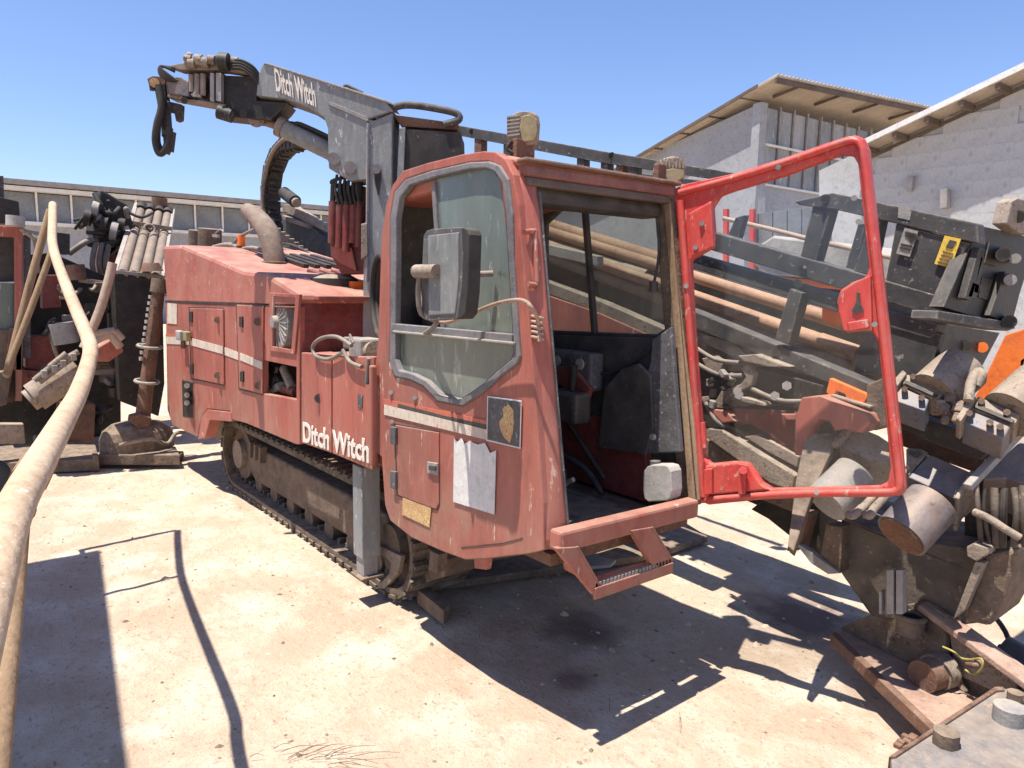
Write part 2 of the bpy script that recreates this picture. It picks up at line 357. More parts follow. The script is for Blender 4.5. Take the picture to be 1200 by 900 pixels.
def text(name, body, p0, p1, upv, h, mt, parent, nrm, th=.004, shear=.0, bold=.0, label=None):
    cu = bpy.data.curves.new(name, 'FONT'); cu.body = body; cu.shear = shear; cu.offset = bold; cu.extrude = .01; cu.resolution_u = 3
    to = bpy.data.objects.new('t', cu); COL.objects.link(to)
    bpy.context.view_layer.update()
    me = bpy.data.meshes.new_from_object(to.evaluated_get(bpy.context.evaluated_depsgraph_get()))
    bpy.data.objects.remove(to)
    xs = [v.co.x for v in me.vertices]; ys = [v.co.y for v in me.vertices]
    x0, x1, y0, y1 = min(xs), max(xs), min(ys), max(ys)
    p0, p1, upv, nrm = Vector(p0), Vector(p1), Vector(upv).normalized(), Vector(nrm).normalized()
    for v in me.vertices:
        a = (v.co.x-x0)/(x1-x0); b = (v.co.y-y0)/(y1-y0); c = .5+v.co.z/.02
        v.co = p0 + (p1-p0)*a + upv*(b*h) + nrm*(th*(c+.3))
    me.materials.clear(); me.name = name
    return link(name, me, mt, parent, label)

# ================================================================== SETTING
def axis_coords(lo, hi, near_lo, near_hi, step):
    c = []; x = near_lo
    while x <= near_hi: c.append(x); x += step
    g = step; x = near_hi
    while x < hi: g *= 1.35; x += g; c.append(min(x, hi))
    g = step; x = near_lo; pre = []
    while x > lo: g *= 1.35; x -= g; pre.append(max(x, lo))
    return pre[::-1]+c
xs = axis_coords(-1500, 1500, -11, .6, .07); ys = axis_coords(-1500, 1500, -.6, 6.5, .07)
def gz(x, y):
    f = max(0, 1-max(abs(x+5)-6.5, abs(y-3)-4, 0)/3)
    return f*(noise.noise(V(x*.9, y*.9, 0))*.022+noise.noise(V(x*4, y*4, 3))*.007+noise.noise(V(x*11, y*11, 5))*.005) - .012
vs = [(x, y, gz(x, y)) for y in ys for x in xs]; nx = len(xs)
fs = [(j*nx+i, j*nx+i+1, (j+1)*nx+i+1, (j+1)*nx+i) for j in range(len(ys)-1) for i in range(nx-1)]
me = bpy.data.meshes.new('ground'); me.from_pydata(vs, [], fs); me.polygons.foreach_set('use_smooth', [True]*len(fs))
g = link('ground', me, GROUND); g['kind'] = 'structure'

def pebbles(name, n, x0, x1, y0, y1, s0, s1, mt):
    mb = MB()
    for _ in range(n):
        x = random.uniform(x0, x1); y = random.uniform(y0, y1); s = s0*(s1/s0)**(random.random()**2.2)
        a = random.random()*6.28; ca, sa = math.cos(a), math.sin(a); z = gz(x, y)
        sx, sy, sz = s*random.uniform(.7, 1.4), s*random.uniform(.6, 1), s*random.uniform(.3, .65)
        pts = []
        for (u, v, t) in ((1, 0, 0), (.3, .9, .1), (-.8, .6, 0), (-.9, -.5, .1), (.2, -1, 0)):
            pts.append((x+(u*sx*ca-v*sy*sa), y+(u*sx*sa+v*sy*ca), z-.002+t*sz))
        top = (x+random.uniform(-.3, .3)*sx, y+random.uniform(-.3, .3)*sy, z+sz)
        mb.add(pts+[top], [(i, (i+1) % 5, 5) for i in range(5)])
    o = mb.done(name, mt); return o
o = pebbles('pebbles', 9000, -9, -.3, .2, 5.2, .002, .02, ROCK); tag(o, 'scattered pale pebbles and grit on the sandy yard', 'pebbles', kind='stuff')
o = pebbles('clods', 1300, -7.5, -.6, .4, 4.6, .003, .02, MUD); tag(o, 'small brown clods and crumbs of dried mud on the sand', 'dirt clods', kind='stuff')
o = pebbles('stones', 170, -8, -.6, .4, 4.8, .012, .045, ROCK); tag(o, 'loose pale stones a few centimetres across lying about the yard', 'stones', kind='stuff')
# twigs lying in the foreground
mb = MB()
for i in range(16):
    p = ZP(.01)(300+random.gauss(70, 40), 885+random.gauss(0, 5)); a = random.gauss(1.0, .3); L = random.uniform(.05, .2)
    q = p+V(math.cos(a), math.sin(a), .02)*L; mb.tube([p, lin(p, q, .5)+V(0, 0, .012), q], [.0016, .0013, .0008], 5, 3)
tag(mb.done('dry_twigs', RUST), 'thin dry twigs lying on the sand in the near foreground', 'twigs', kind='stuff')
mb = MB()
for i in range(5):
    p = ZP(.02)(760+random.gauss(0, 40), 822+random.gauss(0, 14)); a = random.gauss(-.3, .6); L = random.uniform(.08, .2)
    q = p+V(math.cos(a), math.sin(a), .01)*L; mb.tube([p, lin(p, q, .5)+V(0, 0, .015), q], [.0015, .0012, .001], 5, 3)
tag(mb.done('dry_straws', WOOD), 'few dry straws beside the edge of the cab shadow', 'straw', kind='stuff')

# ---- long low shed far left
sh = thing('long_shed', 'long low shed with a strip of grey windows under a pale eave, left background', 'shed', (-35, 8, 0))
y0, y1 = -12, 26
box('wall', (-38, (y0+y1)/2, 2.0), (6, y1-y0, 4.0), CONC, sh)
box('window_sill', (-34.92, (y0+y1)/2, 4.03), (.3, y1-y0, .14), WHITE, sh)
box('back_wall', (-36.5, (y0+y1)/2, 4.75), (2.4, y1-y0, 1.3), INTGREY, sh)
box('fascia', (-34.7, (y0+y1)/2, 5.33), (.5, y1-y0+.6, .16), WHITE, sh)
box('roof', (-38, (y0+y1)/2, 5.55), (7.4, y1-y0+1, .2), CAST, sh)
pane = box('pane', (0, 0, 0), (.03, 1.17, 1.1), DARKGLASS, sh, 0); mull = box('mullion', (0, 0, 0), (.1, .07, 1.16), WHITE, sh, 0)
k = 0; yy = y0+.6
while yy < y1:
    P = pane if k == 0 else copy(pane, sh); P.location = (-35.1, yy, 4.68)
    Q = mull if k == 0 else copy(mull, sh); Q.location = (-35.0, yy+.6, 4.68)
    k += 1; yy += 1.2
# low door and dark openings on the shed wall
for (a, b) in ((6.2, 6.6), (9.5, 11.5)):
    box('door', (-34.98, (a+b)/2, 1.6), (.12, b-a, 3.1), DARK, sh)

# ---- gable shed, middle right
AZV = V(-math.cos(AZ), math.sin(AZ), 0); AZR = V(math.sin(AZ), math.cos(AZ), 0)
gd = AZV*math.cos(R(28))-AZR*math.sin(R(28)); bd = AZV*math.cos(R(62))+AZR*math.sin(R(62))
corner = depth(890, 118, 24)
gp = plane(corner, bd); bp_ = plane(corner, gd)
c0 = V(corner.x, corner.y, 0)
b1 = thing('gable_shed', 'grey rendered shed with corrugated roof and a tall window strip below the eave', 'shed', c0)
slab('wall', gp, [(889, 122), (889, 420), (600, 420), (600, 286), (745, 188)], .3, CONC, b1, bev=0)
dz = V(0, 0, -7)
tl = bp_(897, 122); tr_ = bp_(1120, 176)
MB().prism([tl+V(0, 0, -2.6), tr_+V(0, 0, -2.6), tr_+V(0, 0, -7), tl+V(0, 0, -7)], gd*.3).done('wall', CONC, b1)
MB().prism([tl+gd*.25, tr_+gd*.25, tr_+V(0, 0, -2.6)+gd*.25, tl+V(0, 0, -2.6)+gd*.25], gd*.05).done('backing', INTGREY, b1)
nb = 16; L = (tr_-tl)
for i in range(nb):
    a = tl+L*(i/nb); b = tl+L*((i+.93)/nb)
    MB().prism([a+V(0, 0, -.1), b+V(0, 0, -.1), b+V(0, 0, -2.55), a+V(0, 0, -2.55)], gd*.03).done('pane', LOUVRE, b1)
    bar('mullion', a+V(0, 0, 0)-gd*.06, a+V(0, 0, -2.6)-gd*.06, .04 if i % 4 else .09, .05, CAST, b1, up=bd, bev=0)
for zz in (-1.3, -2.6): bar('window_rail', tl+V(0, 0, zz)-gd*.07, tr_+V(0, 0, zz)-gd*.07, .08, .07, WHITE, b1, bev=0)
cpost = c0+V(0, 0, corner.z/2)-gd*.1+bd*.1
bar('corner_post', c0-gd*.05, V(c0.x, c0.y, corner.z-.1)-gd*.05, .35, .3, CONC, b1, up=bd, bev=0)
# roof: high edge over the window wall, falling to the left
ov = -bd*.42
gpo = plane(corner+ov, bd)
pk = gpo(888, 97); lo = gpo(640, 244); sl = (lo-pk)
RE = bd*16
for i in range(1):
    MB().prism([pk-gd*.8, lo, lo+RE, pk-gd*.8+RE], V(0, 0, .05)).done('roof_sheet', SHEET, b1)
mb = MB(); n = 90
for i in range(n):   # corrugations seen on the high edge
    p = pk-gd*.8+RE*((i+.5)/n)+V(0, 0, .08); mb.cyl(p, p+sl*.5, .055, .055, 6)
o = mb.done('corrugation', SHEET, b1); o['kind'] = 'stuff'
bar('verge_board', pk+V(0, 0, -.1), lo+V(0, 0, -.1), .06, .10, RAFTER, b1, bev=0)
bar('eave_board', pk-gd*.75+V(0, 0, -.1), pk-gd*.75+RE+V(0, 0, -.1), .08, .14, RAFTER, b1, bev=0)
for i in range(9):
    p = lin(pk, lo, (i+.5)/9)+V(0, 0, -.13); bar('purlin', p-bd*0, p+bd*1.0, .07, .08, RAFTER, b1, bev=0)
for i in range(8):
    p = pk-gd*.75+RE*((i+.5)/8)+V(0, 0, -.16); bar('rafter', p, p+gd*1.0-V(0, 0, .1), .07, .08, RAFTER, b1, bev=0)

# ---- block gable building far right
Y2 = 15.0; g2 = YP(Y2)
b2 = thing('block_building', 'whitewashed concrete block building with sloping roof, right edge of the view', 'building', (0, Y2, 0))
slab('wall', YP(Y2+.038), [(1010, 176), (1260, 58), (1260, 520), (1010, 470), (960, 440), (960, 200)], .3, BLOCK, b2, bev=0)
blk = MB().box((0, 0, 0), (.599, .05, .299)).done('block', BLOCK, b2, bev=.002)
first = True; nblk = 0
for r_ in range(0, 22):
    z = 6.2-r_*.3
    for c_ in range(-3, 26):
        x = -9.3+c_*.6+(.3 if r_ % 2 else 0)
        q = V(x, Y2, z)-CAM; dd = q.dot(VIEW); px = 600+F*q.dot(RIGHT)/dd; py = 450-F*q.dot(UP)/dd
        rl = 172-(px-1012)*.472
        if px > 1020 and px < 1215 and rl+20 < py < 300 and nblk < 295:
            B = blk if first else copy(blk, b2); first = False; B.location = (x, Y2+.02+random.uniform(-.003, .003), z); nblk += 1
ovp = YP(Y2-.5)
ra = ovp(1000, 177); rb = ovp(1300, 35)
RX = (rb-ra).normalized(); RN = V(0, 1, 0).cross(RX); RN = -RN if RN.z < 0 else RN
MB().prism([ra, rb, rb+V(0, 7, 0), ra+V(0, 7, 0)], RN*.05).done('roof_sheet', SHEET, b2)
bar('verge_trim', ra+RN*.07, rb+RN*.07, .06, .10, WHITE, b2, up=RN, bev=0)
for i in range(7):
    p = lin(ra, rb, (i+.35)/7)-RN*.06; bar('purlin', p, p+V(0, 1.0, 0), .08, .10, RAFTER, b2, bev=0)
bar('wall_plate', ra+V(0, .5, 0)-RN*.1, rb+V(0, .5, 0)-RN*.1, .05, .06, RAFTER, b2, up=RN, bev=0)
bar('downpipe', YP(Y2-.1)(1108, 222), YP(Y2-.1)(1108, 244), .2, .12, CAST, b2)
bar('downpipe', YP(Y2-.1)(1068, 206), YP(Y2-.1)(1066, 224), .1, .1, CAST, b2)

# low tinted fence and red posts seen through the open door
fp = YP(11)
fe = thing('panel_fence', 'low blue grey panel fence with red posts behind the drill rack', 'fence', fp(930, 300))
for i in range(6):
    x0_ = 872+i*17
    slab('panel', fp, [(x0_, 252-i*2), (x0_+16, 250-i*2), (x0_+16, 320), (x0_, 320)], .05, DARKGLASS, fe)
for x0_ in (851, 882): bar('post', fp(x0_, 245, .1), fp(x0_, 330, .1), .08, .08, DOOR, fe)
# cream and orange machine body behind the rack
op = YP(6.2)
om = thing('orange_machine', 'orange and cream machine standing behind the black drill rack', 'machine', op(1000, 430))
slab('cover', op, [(868, 300), (905, 276), (990, 286), (1050, 300), (1056, 336), (900, 322)], 1.2, JUG, om, bev=.03)
slab('body', op, [(905, 322), (955, 328), (990, 333), (1075, 340), (1075, 348), (900, 332)], 1.2, ORANGE, om, off=-.02, bev=.03)
slab('lower_body', op, [(905, 332), (990, 343), (1075, 350), (1075, 480), (900, 470)], 1.2, DARK, om, off=-.04, bev=.03)
tube('handrail', [op(848, 256, .1), op(900, 268, .1), op(960, 283, .1), op(1060, 305, .1)], .022, PIPE2, om)
ow = YP(5.6)
slab('mast', ow, [(1178, 392), (1200, 385), (1215, 390), (1200, 430), (1172, 475), (1140, 470)], .25, ORANGE, om, bev=.01)
slab('side_plate', ow, [(1196, 420), (1230, 400), (1230, 620), (1180, 610)], .25, MUD, om, bev=.01)

# ================================================================== THE DRILLING RIG
NEAR = 1.85
rig = thing('drilling_rig', 'large faded red tracked drilling rig with open cab door, grey crane boom and inclined rack', 'drilling rig', (-4.5, 2.6, 0))
S = YP(NEAR)
def xz(x, z, y=NEAR): return V(x, y, z)

# ---- engine body -------------------------------------------------------------
# hood: side outline swept across, with a narrower crown
prof = [S(190, 288), S(212, 287), S(285, 317), S(312, 320), S(351, 345), S(351, 357), S(310, 357), S(195, 353)]
wd = 1.25
mb = MB()
sidep = [Vector(p) for p in prof]
cr = .10
mb.prism([p for p in sidep], V(0, wd, 0))
hood = mb.done('hood', REDTOP, rig, bev=.035)
# side skin below the seam
side = [(194, 354), (310, 358), (351, 359), (351, 521), (347, 521), (288, 496), (271, 492), (270, 482), (243, 479), (236, 488), (231, 512), (227, 510), (202, 498), (196, 480)]
open_top = [(318, 345), (346, 347), (342, 410), (317, 407)]
open_low = [(309, 422), (347, 430), (347, 468), (309, 461)]
holes = [[(318, 360), (345, 361), (343, 411), (318, 408)], open_low]
panel = slab('body_side', S, side, .04, RED, rig, holes=holes, bev=.008)
box('body_rear', (-7.92, NEAR+wd/2, 1.1), (.05, wd-.1, 1.2), RED, rig)
box('engine_bay', (-6.2, NEAR+wd/2+.2, 1.2), (3.2, wd-.5, .9), DARK, rig)
slab('body_far_side', YP(NEAR+wd), [(x, y) for x, y in ((280, 330), (470, 380), (470, 480), (280, 440))], .04, RED, rig)
# front face of the engine hood, its shade painted in as darker red
xf = S(351, 400).x
pf = XP(xf)
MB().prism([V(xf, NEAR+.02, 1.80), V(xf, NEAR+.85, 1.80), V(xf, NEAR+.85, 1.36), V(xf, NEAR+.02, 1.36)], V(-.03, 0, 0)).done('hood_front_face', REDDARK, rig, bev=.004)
box('hood_lip', (xf+.03, NEAR+.5, 1.80), (.10, .8, .03), RED, rig)
# air filter in its opening
fr = slab('filter_opening', S, [(316, 343), (351, 345), (345, 415), (315, 411)], .02, RED, rig, off=.012, holes=[[(320, 347), (346, 349), (341, 410), (319, 406)]], bev=.003)
MB().prism([S(320, 347, -.10), S(346, 349, -.10), S(341, 410, -.10), S(319, 406, -.10)], V(0, .02, 0)).done('dark_recess', DARK, rig)
fc = S(335, 377, -.08)
mb = MB(); mb.cyl(fc, fc-V(0, .06, 0), .205, .19, 28); flt = mb.done('air_filter', CAST, rig, bev=.008)
mb = MB(); mb.cyl(fc-V(0, .06, 0), fc-V(0, .10, 0), .05, .04, 16)
for k in range(24):
    a = k*math.pi/12; mb.bar(fc-V(0, .065, 0)+V(math.cos(a)*.05, 0, math.sin(a)*.05), fc-V(0, .065, 0)+V(math.cos(a)*.18, 0, math.sin(a)*.18), .008, .01)
mb.done('filter_hub', CAST, flt)
# machinery behind the lower opening
MB().prism([S(309, 422, -.25), S(347, 430, -.25), S(347, 468, -.25), S(309, 461, -.25)], V(0, .02, 0)).done('dark_recess', DARK, rig)
for i, (a, b, r_, m_) in enumerate((((312, 458), (330, 452), .03, CAST), ((333, 432), (343, 455), .035, DUSTY), ((314, 428), (328, 448), .02, RUBBER), ((325, 430), (318, 460), .014, HOSE), ((330, 455), (347, 460), .03, REDDARK))):
    cyl('engine_pipe', S(*a, -.12), S(*b, -.1), r_, m_, rig, n=12)
# seams, hatches, latches
def seam(pts, wpx=.006, par=None, name='seam', pl=S, mt=DARK):
    for a, b in zip(pts, pts[1:]): bar(name, pl(*a, .002), pl(*b, .002), .005, wpx*2, mt, par or rig, up=(0, 0, 1) if abs(a[0]-b[0]) > abs(a[1]-b[1]) else (1, 0, 0), bev=0)
slab('seam_strip', S, [(193, 352), (310, 357), (310, 359.2), (193, 354.2)], .02, DARK, rig, off=.004, bev=0)
def hatch(out, mt=RED, pl=S, par=rig, off=.014, bev=.006):
    cx = sum(p[0] for p in out)/len(out); cy = sum(p[1] for p in out)/len(out)
    h = slab('hatch', pl, out, off, mt, par, off=off, bev=bev)
    slab('hatch_gap', pl, [(cx+(x-cx)*1.045, cy+(y-cy)*1.03) for x, y in out], .004, DARK, h, off=.003, bev=0)
    return h
h1 = hatch([(222, 361), (261, 362), (262, 451), (224, 443)])
h2 = hatch([(277, 357), (308, 359), (307, 462), (280, 455)])
for (x, y, h) in ((222, 370, h1), (223, 431, h1), (281, 376, h2), (282, 440, h2)):
    slab('hinge', S, [(x-1, y-5), (x+2.5, y-5), (x+2.5, y+8), (x-1, y+7)], .015, DARK, h, off=.026, bev=.002)
for (x, y, h) in ((302, 377, h2), (303, 452, h2), (255, 375, h1), (255, 440, h1)):
    o = cyl('latch', S(x, y, .012), S(x, y, .028), .028, MUD, h, n=14, bev=.003)
# stripe
def curve_strip(name, top, bot, pl, mt, off, par=rig): return slab(name, pl, top+bot[::-1], .004, mt, par, off=off, bev=0)
curve_strip('stripe', [(194, 394), (221, 395)], [(194, 403), (221, 404)], S, CREAM, .005)
curve_strip('stripe', [(223, 396), (261, 406)], [(223, 404.5), (261, 415)], S, CREAM, .019, h1)
curve_strip('stripe', [(263, 407), (279, 413)], [(263, 416), (279, 422)], S, CREAM, .005)
curve_strip('stripe', [(281, 413.5), (307, 424)], [(281, 422), (307, 433)], S, CREAM, .019, h2)
curve_strip('stripe', [(194, 391.5), (221, 392.5)], [(194, 394), (221, 395)], S, ORSTR, .006)
slab('label', S, [(196, 355), (207, 356), (207, 380), (196, 379)], .003, CREAM, rig, off=.006, bev=0)
# reflector on the side and its bracket
box('reflector', S(211, 393, .05), (.14, .05, .09), JUG, rig, .012)
box('reflector', S(219, 394, .05), (.10, .05, .09), LAMPG, rig, .012)
bar('bracket', S(214, 398, .02), S(214, 408, .03), .03, .05, MUD, rig)
# rear corner recess with coupling
slab('recess', S, [(213, 445), (226, 448), (226, 490), (214, 488)], .01, DARK, rig, off=.004)
for y in (452, 463, 472): cyl('coupling', S(219, y, .0), S(219, y, .06), .025, CAST, rig, n=12)
slab('towing_loop', S, [(236, 488), (243, 480), (270, 483), (271, 494), (246, 492), (240, 513), (232, 515)], .10, REDTOP, rig, off=.01)
slab('recovery_hook', YP(NEAR+.3), [(252, 495), (262, 493), (262, 514), (254, 516)], .04, DUSTY, rig, bev=.01)

# top of hood: exhaust, cap, beacon, grilles
ytop = NEAR+.55
T = YP(ytop)
E_ = YP(NEAR+.45)
ex = tube('exhaust_stack', [E_(322, 312), E_(320, 295), E_(314, 272), E_(301, 255), E_(290, 246)], [.086, .086, .09, .085, .062], EXH, rig, n=18)
ex2 = MB().ring(E_(321, 308), (0, 0, 1), .095, .012).done('clamp_ring', RUST, ex)
zt = 2.0
cpos = YP(NEAR+.42)(392, 333)
cap = cyl('air_intake_cap', cpos+V(0, 0, -.03), cpos+V(0, 0, .04), .17, RUBBER, rig, bev=.008, n=30)
MB().cyl(cpos+V(0, 0, .04), cpos+V(0, 0, .075), .165, .10, 30).done('cap_top', DUSTY, cap)
MB().cyl(cpos+V(0, 0, -.16), cpos+V(0, 0, -.03), .09, .09, 20).done('cap_neck', RUBBER, cap)
box('orange_flap', YP(NEAR+.5)(415, 338), (.12, .1, .1), ORANGE, rig)
for i in range(7):
    yy = NEAR+.5+.1*i; bar('hood_grille_slat', V(-5.5, yy, 1.99), V(-4.72, yy, 1.875), .05, .03, REDDARK, rig)
for i in range(5):
    yy = NEAR+.6+.1*i; bar('hood_grille_slat', V(-6.6, yy, 2.15), V(-5.8, yy, 2.035), .05, .03, DARK, rig)
# stepped black machinery on the far side of the hood
Bk = YP(NEAR+1.3)
o = cyl('breather', T(232, 270), T(232, 288), .10, MUD, rig); cyl('breather', T(246, 268), T(246, 290), .12, MUD, rig)
bar('rail', T(206, 273), T(256, 277), .03, .03, CAST, rig); tube('wire', [T(252, 274), T(258, 269), T(262, 272)], .008, CAST, rig)
bc = cyl('beacon', T(283, 275), T(283, 290), .035, ORANGE, rig)
cyl('beacon_base', T(283, 288), T(283, 296), .05, RUBBER, bc)
for (a, b, r_) in (((262, 300), (300, 268), .015), ((275, 294), (322, 300), .02), ((250, 290), (292, 296), .025)):
    tube('hose', [T(*a), lin(T(*a), T(*b), .5)+V(0, 0, .05), T(*b)], r_, HOSE, rig)

# ---- lower front box with lettering panel ---------------------------------------------------
bx0, bx1 = S(353, 450).x, S(437, 450).x
front_panel = slab('side_panel', S, [(353, 413), (388, 417), (388, 531), (353, 519)], .04, RED, rig, off=.01, bev=.006)
panel2 = slab('side_panel', S, [(389.5, 417), (438, 418), (436, 551), (389.5, 531.5)], .04, RED, rig, off=.01, bev=.006)
MB().box(((bx0+bx1)/2, NEAR+.5, 1.17), (bx1-bx0-.03, .9, .56)).done('valve_box', REDTOP, rig, bev=.01)
text('lettering', 'Ditch Witch', S(356, 518, .012), S(433, 543, .012), (0, 0, 1), .135, LETTER, rig, (0, -1, 0), .004, 0.0, .025)
cyl('keyhole', S(374, 467, .008), S(374, 467, .014), .03, DARK, rig, n=12)
slab('label', S, [(419, 462), (425, 463), (424, 479), (419, 478)], .003, INTGREY, rig, off=.014, bev=0)
bar('grab_rail', S(437, 428, .03), S(437, 545, .03), .035, .035, RED, rig, bev=.01)
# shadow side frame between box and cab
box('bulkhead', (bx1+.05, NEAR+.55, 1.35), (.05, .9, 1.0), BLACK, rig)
# control valve, hose loop
vx = YP(NEAR+.12)
box('control_valve', vx(428, 408), (.16, .14, .12), CAST, rig, .015)
box('control_valve', vx(416, 402), (.13, .10, .07), STEEL, rig, .01)
cyl('motor', vx(424, 415), vx(440, 412), .06, DUSTY, rig)
vx = YP(NEAR-.03)
tube('hose_loop', [vx(412, 405), vx(395, 395), vx(378, 396), vx(367, 405), vx(370, 417), vx(385, 421), vx(400, 414)], .012, HOSE, rig, smooth=6)
tube('hose', [vx(402, 410), vx(410, 424), vx(424, 430)], .012, HOSE, rig); tube('hose', [vx(432, 420), vx(431, 435), vx(430, 450)], .012, HOSE, rig)
tube('lever', [vx(414, 402), vx(410, 392)], .008, STEEL, rig)
# hose coil hung behind the cab
cx = YP(NEAR+.35)(446, 348)
coil = MB()
for k in range(4): coil.ring(cx+V(0, .03*k, 0), (.3, 1, 0), .255-.012*(k % 2), .02, 36, 8)
coil.done('hose_coil', RUBBER, rig)
# grey support leg
leg = bar('support_leg', V(-3.80, NEAR+.1, .84), V(-3.80, NEAR+.1, .28), .12, .12, GREY, rig, up=(1, 0, 0), bev=.006)
bar('leg_inner', V(-3.80, NEAR+.1, .6), V(-3.80, NEAR+.1, .17), .095, .095, CAST, leg, up=(1, 0, 0))
box('foot_plate', (-3.80, NEAR+.1, .16), (.15, .15, .02), MUD, leg)
# chassis
box('chassis', (-5.2, NEAR+.85, .72), (4.6, .8, .35), MUD, rig, .02)
box('chassis_beam', (-3.2, NEAR+1.0, .70), (1.5, .35, .2), DARK, rig, .02)
slab('skirt_tab', YP(NEAR+.1), [(555, 654), (572, 654), (570, 668), (556, 666)], .03, REDTOP, rig)

# ---- tracks ----------------------------------------------------------------------------------
def stadium(xr, xf_, zc, r_, s):
    L_ = xf_-xr; per = 2*L_+2*math.pi*r_; s = s % per
    if s < L_: return xr+s, zc+r_, 0.
    s -= L_
    if s < math.pi*r_: a = s/r_; return xf_+math.sin(a)*r_, zc+math.cos(a)*r_, a
    s -= math.pi*r_
    if s < L_: return xf_-s, zc-r_, math.pi
    s -= L_; a = s/r_; return xr-math.sin(a)*r_, zc-math.cos(a)*r_, math.pi+a
def make_track(yc, shoe_mesh=None):
    xr, xf_, zc, r_ = -6.62, -3.75, .335, .30
    L_ = xf_-xr; per = 2*L_+2*math.pi*r_
    belt_pts = [stadium(xr, xf_, zc, r_, per*i/120) for i in range(120)]
    mb = MB(); w2 = .21
    outer = []; inner = []
    vs = []
    for (x, z, a) in belt_pts:
        nx_, nz_ = math.sin(a), math.cos(a)
        for y, d in ((yc-w2, 0), (yc+w2, 0), (yc+w2, -.035), (yc-w2, -.035)): vs.append((x+nx_*d, y, z+nz_*d))
    n = 120; fs = []
    for i in range(n):
        j = (i+1) % n
        for k in range(4): fs.append((4*i+k, 4*i+(k+1) % 4, 4*j+(k+1) % 4, 4*j+k))
    mb.add(vs, fs)
    tr = mb.done('track', TRACK, rig)
    ns = 64; first = shoe_mesh
    for i in range(ns):
        x, z, a = stadium(xr, xf_, zc, r_, per*(i+.5)/ns)
        if first is None:
            sb = MB().box((0, 0, .010), (.085, .44, .02)).box((-.02, 0, .028), (.022, .43, .022)).box((.025, 0, .022), (.018, .40, .014))
            o = sb.done('track_shoe', TRACK, tr, bev=0); first = o.data
        else:
            o = bpy.data.objects.new('track_shoe', first); COL.objects.link(o); o.parent = tr
        o.matrix_basis = Matrix.Translation((x, yc, z)) @ Matrix.Rotation(a, 4, 'Y')
        if math.sin(a) == 0 or True:
            pass
    # inner drive lugs
    mb = MB()
    for i in range(ns):
        x, z, a = stadium(xr, xf_, zc, r_-.045, (2*L_+2*math.pi*(r_-.045))*(i+.5)/ns)
        ax = (V(math.cos(a), 0, -math.sin(a)), V(0, 1, 0), V(math.sin(a), 0, math.cos(a)))
        mb.box((x, yc-.1, z), (.035, .05, .05), ax)
    mb.done('drive_lugs', TRACK, tr, kind='stuff')
    fm = MB().prism([V(xr+.25, yc-.14, .47), V(xf_-.15, yc-.14, .47), V(xf_-.02, yc-.14, .40), V(xf_-.05, yc-.14, .18), V(xr+.35, yc-.14, .16), V(xr+.2, yc-.14, .25)], V(0, .28, 0)).done('track_frame', MUD, tr, bev=.02)
    wh = MB().cyl((xr, yc-.12, zc), (xr, yc+.12, zc), .235, .235, 28)
    wh.done('idler_wheel', MUD, tr, bev=.02); cyl('idler_hub', (xr, yc-.17, zc), (xr, yc-.12, zc), .13, DUSTY, tr, bev=.01)
    sp = MB().cyl((xf_, yc-.10, zc), (xf_, yc+.10, zc), .20, .20, 24)
    for k in range(14):
        a = k*math.pi/7; sp.box((xf_+math.cos(a)*.22, yc, zc+math.sin(a)*.22), (.07, .08, .045), (V(math.cos(a), 0, math.sin(a)), V(0, 1, 0), V(-math.sin(a), 0, math.cos(a))))
    sp.done('drive_sprocket', MUD, tr, bev=.006); cyl('sprocket_hub', (xf_, yc-.2, zc), (xf_, yc-.1, zc), .13, MUD, tr, bev=.02)
    for i in range(7):
        x = xr+.42+i*.36; cyl('track_roller', (x, yc-.13, .13), (x, yc+.13, .13), .075, MUD, tr, n=16)
    for x in (xr+.38, xr+.5, xr+.62): bar('tension_bracket', V(x, yc-.16, .38), V(x+.02, yc-.16, .52), .06, .04, MUD, tr)
    tube('hose', [V(xf_-.3, yc-.16, .42), V(xf_-.2, yc-.2, .35), V(xf_-.25, yc-.18, .22)], .015, RUBBER, tr)
    return first
sm = make_track(2.27)
make_track(3.95, sm)
# front axle housing and mud guards under the cab
G1 = YP(2.15)
slab('drive_housing', G1, [(449, 600), (478, 622), (512, 650), (524, 656), (520, 676), (470, 692), (440, 686), (452, 668), (448, 640)], .25, MUD, rig, bev=.03)
slab('mud_guard', YP(2.05), [(437, 636), (458, 646), (470, 652), (466, 672), (450, 690), (440, 690), (456, 672), (458, 660)], .03, DUSTY, rig, bev=.004)
slab('strut', YP(2.0), [(504, 645), (514, 650), (512, 672), (502, 668)], .06, MUD, rig)
cyl('axle', V(-3.3, 2.4, .45), V(-3.3, 3.6, .45), .12, MUD, rig)
box('cross_member', (-2.75, 2.8, .62), (.3, .9, .12), DARK, rig, .01)

# ---- cab -------------------------------------------------------------------------------------
CT = V(-2.30, 0, 2.38); CB = V(-2.05, 0, .88)          # slanted front plane
FP = plane(CB, V(1, 0, .25/1.5).normalized())
def fx(z): return -2.05-.25*(z-.88)/1.5
outer = [(639, 520), (640, 420), (447, 420)]
cab_side = [(447, 535), (438, 528), (438, 440), (443, 400), (445, 330), (447, 275), (452, 240), (460, 217), (472, 200), (500, 191), (540, 181), (566, 177),
            (580, 178), (592, 186), (601, 205), (607, 240), (610, 275), (622, 400), (630, 505), (636, 590), (637, 645), (620, 649), (595, 652), (570, 655), (545, 656), (520, 647), (482, 630), (457, 610), (451, 592)]
win = [(457, 375), (457, 310), (457, 255), (462, 225), (475, 210), (505, 200), (550, 190), (572, 189), (585, 194), (595, 210), (600, 250), (601, 300), (606, 375), (609, 417),
       (605, 427), (585, 442), (572, 455), (560, 464), (542, 476), (512, 470), (505, 462), (495, 452), (480, 445), (462, 441), (456, 425)]
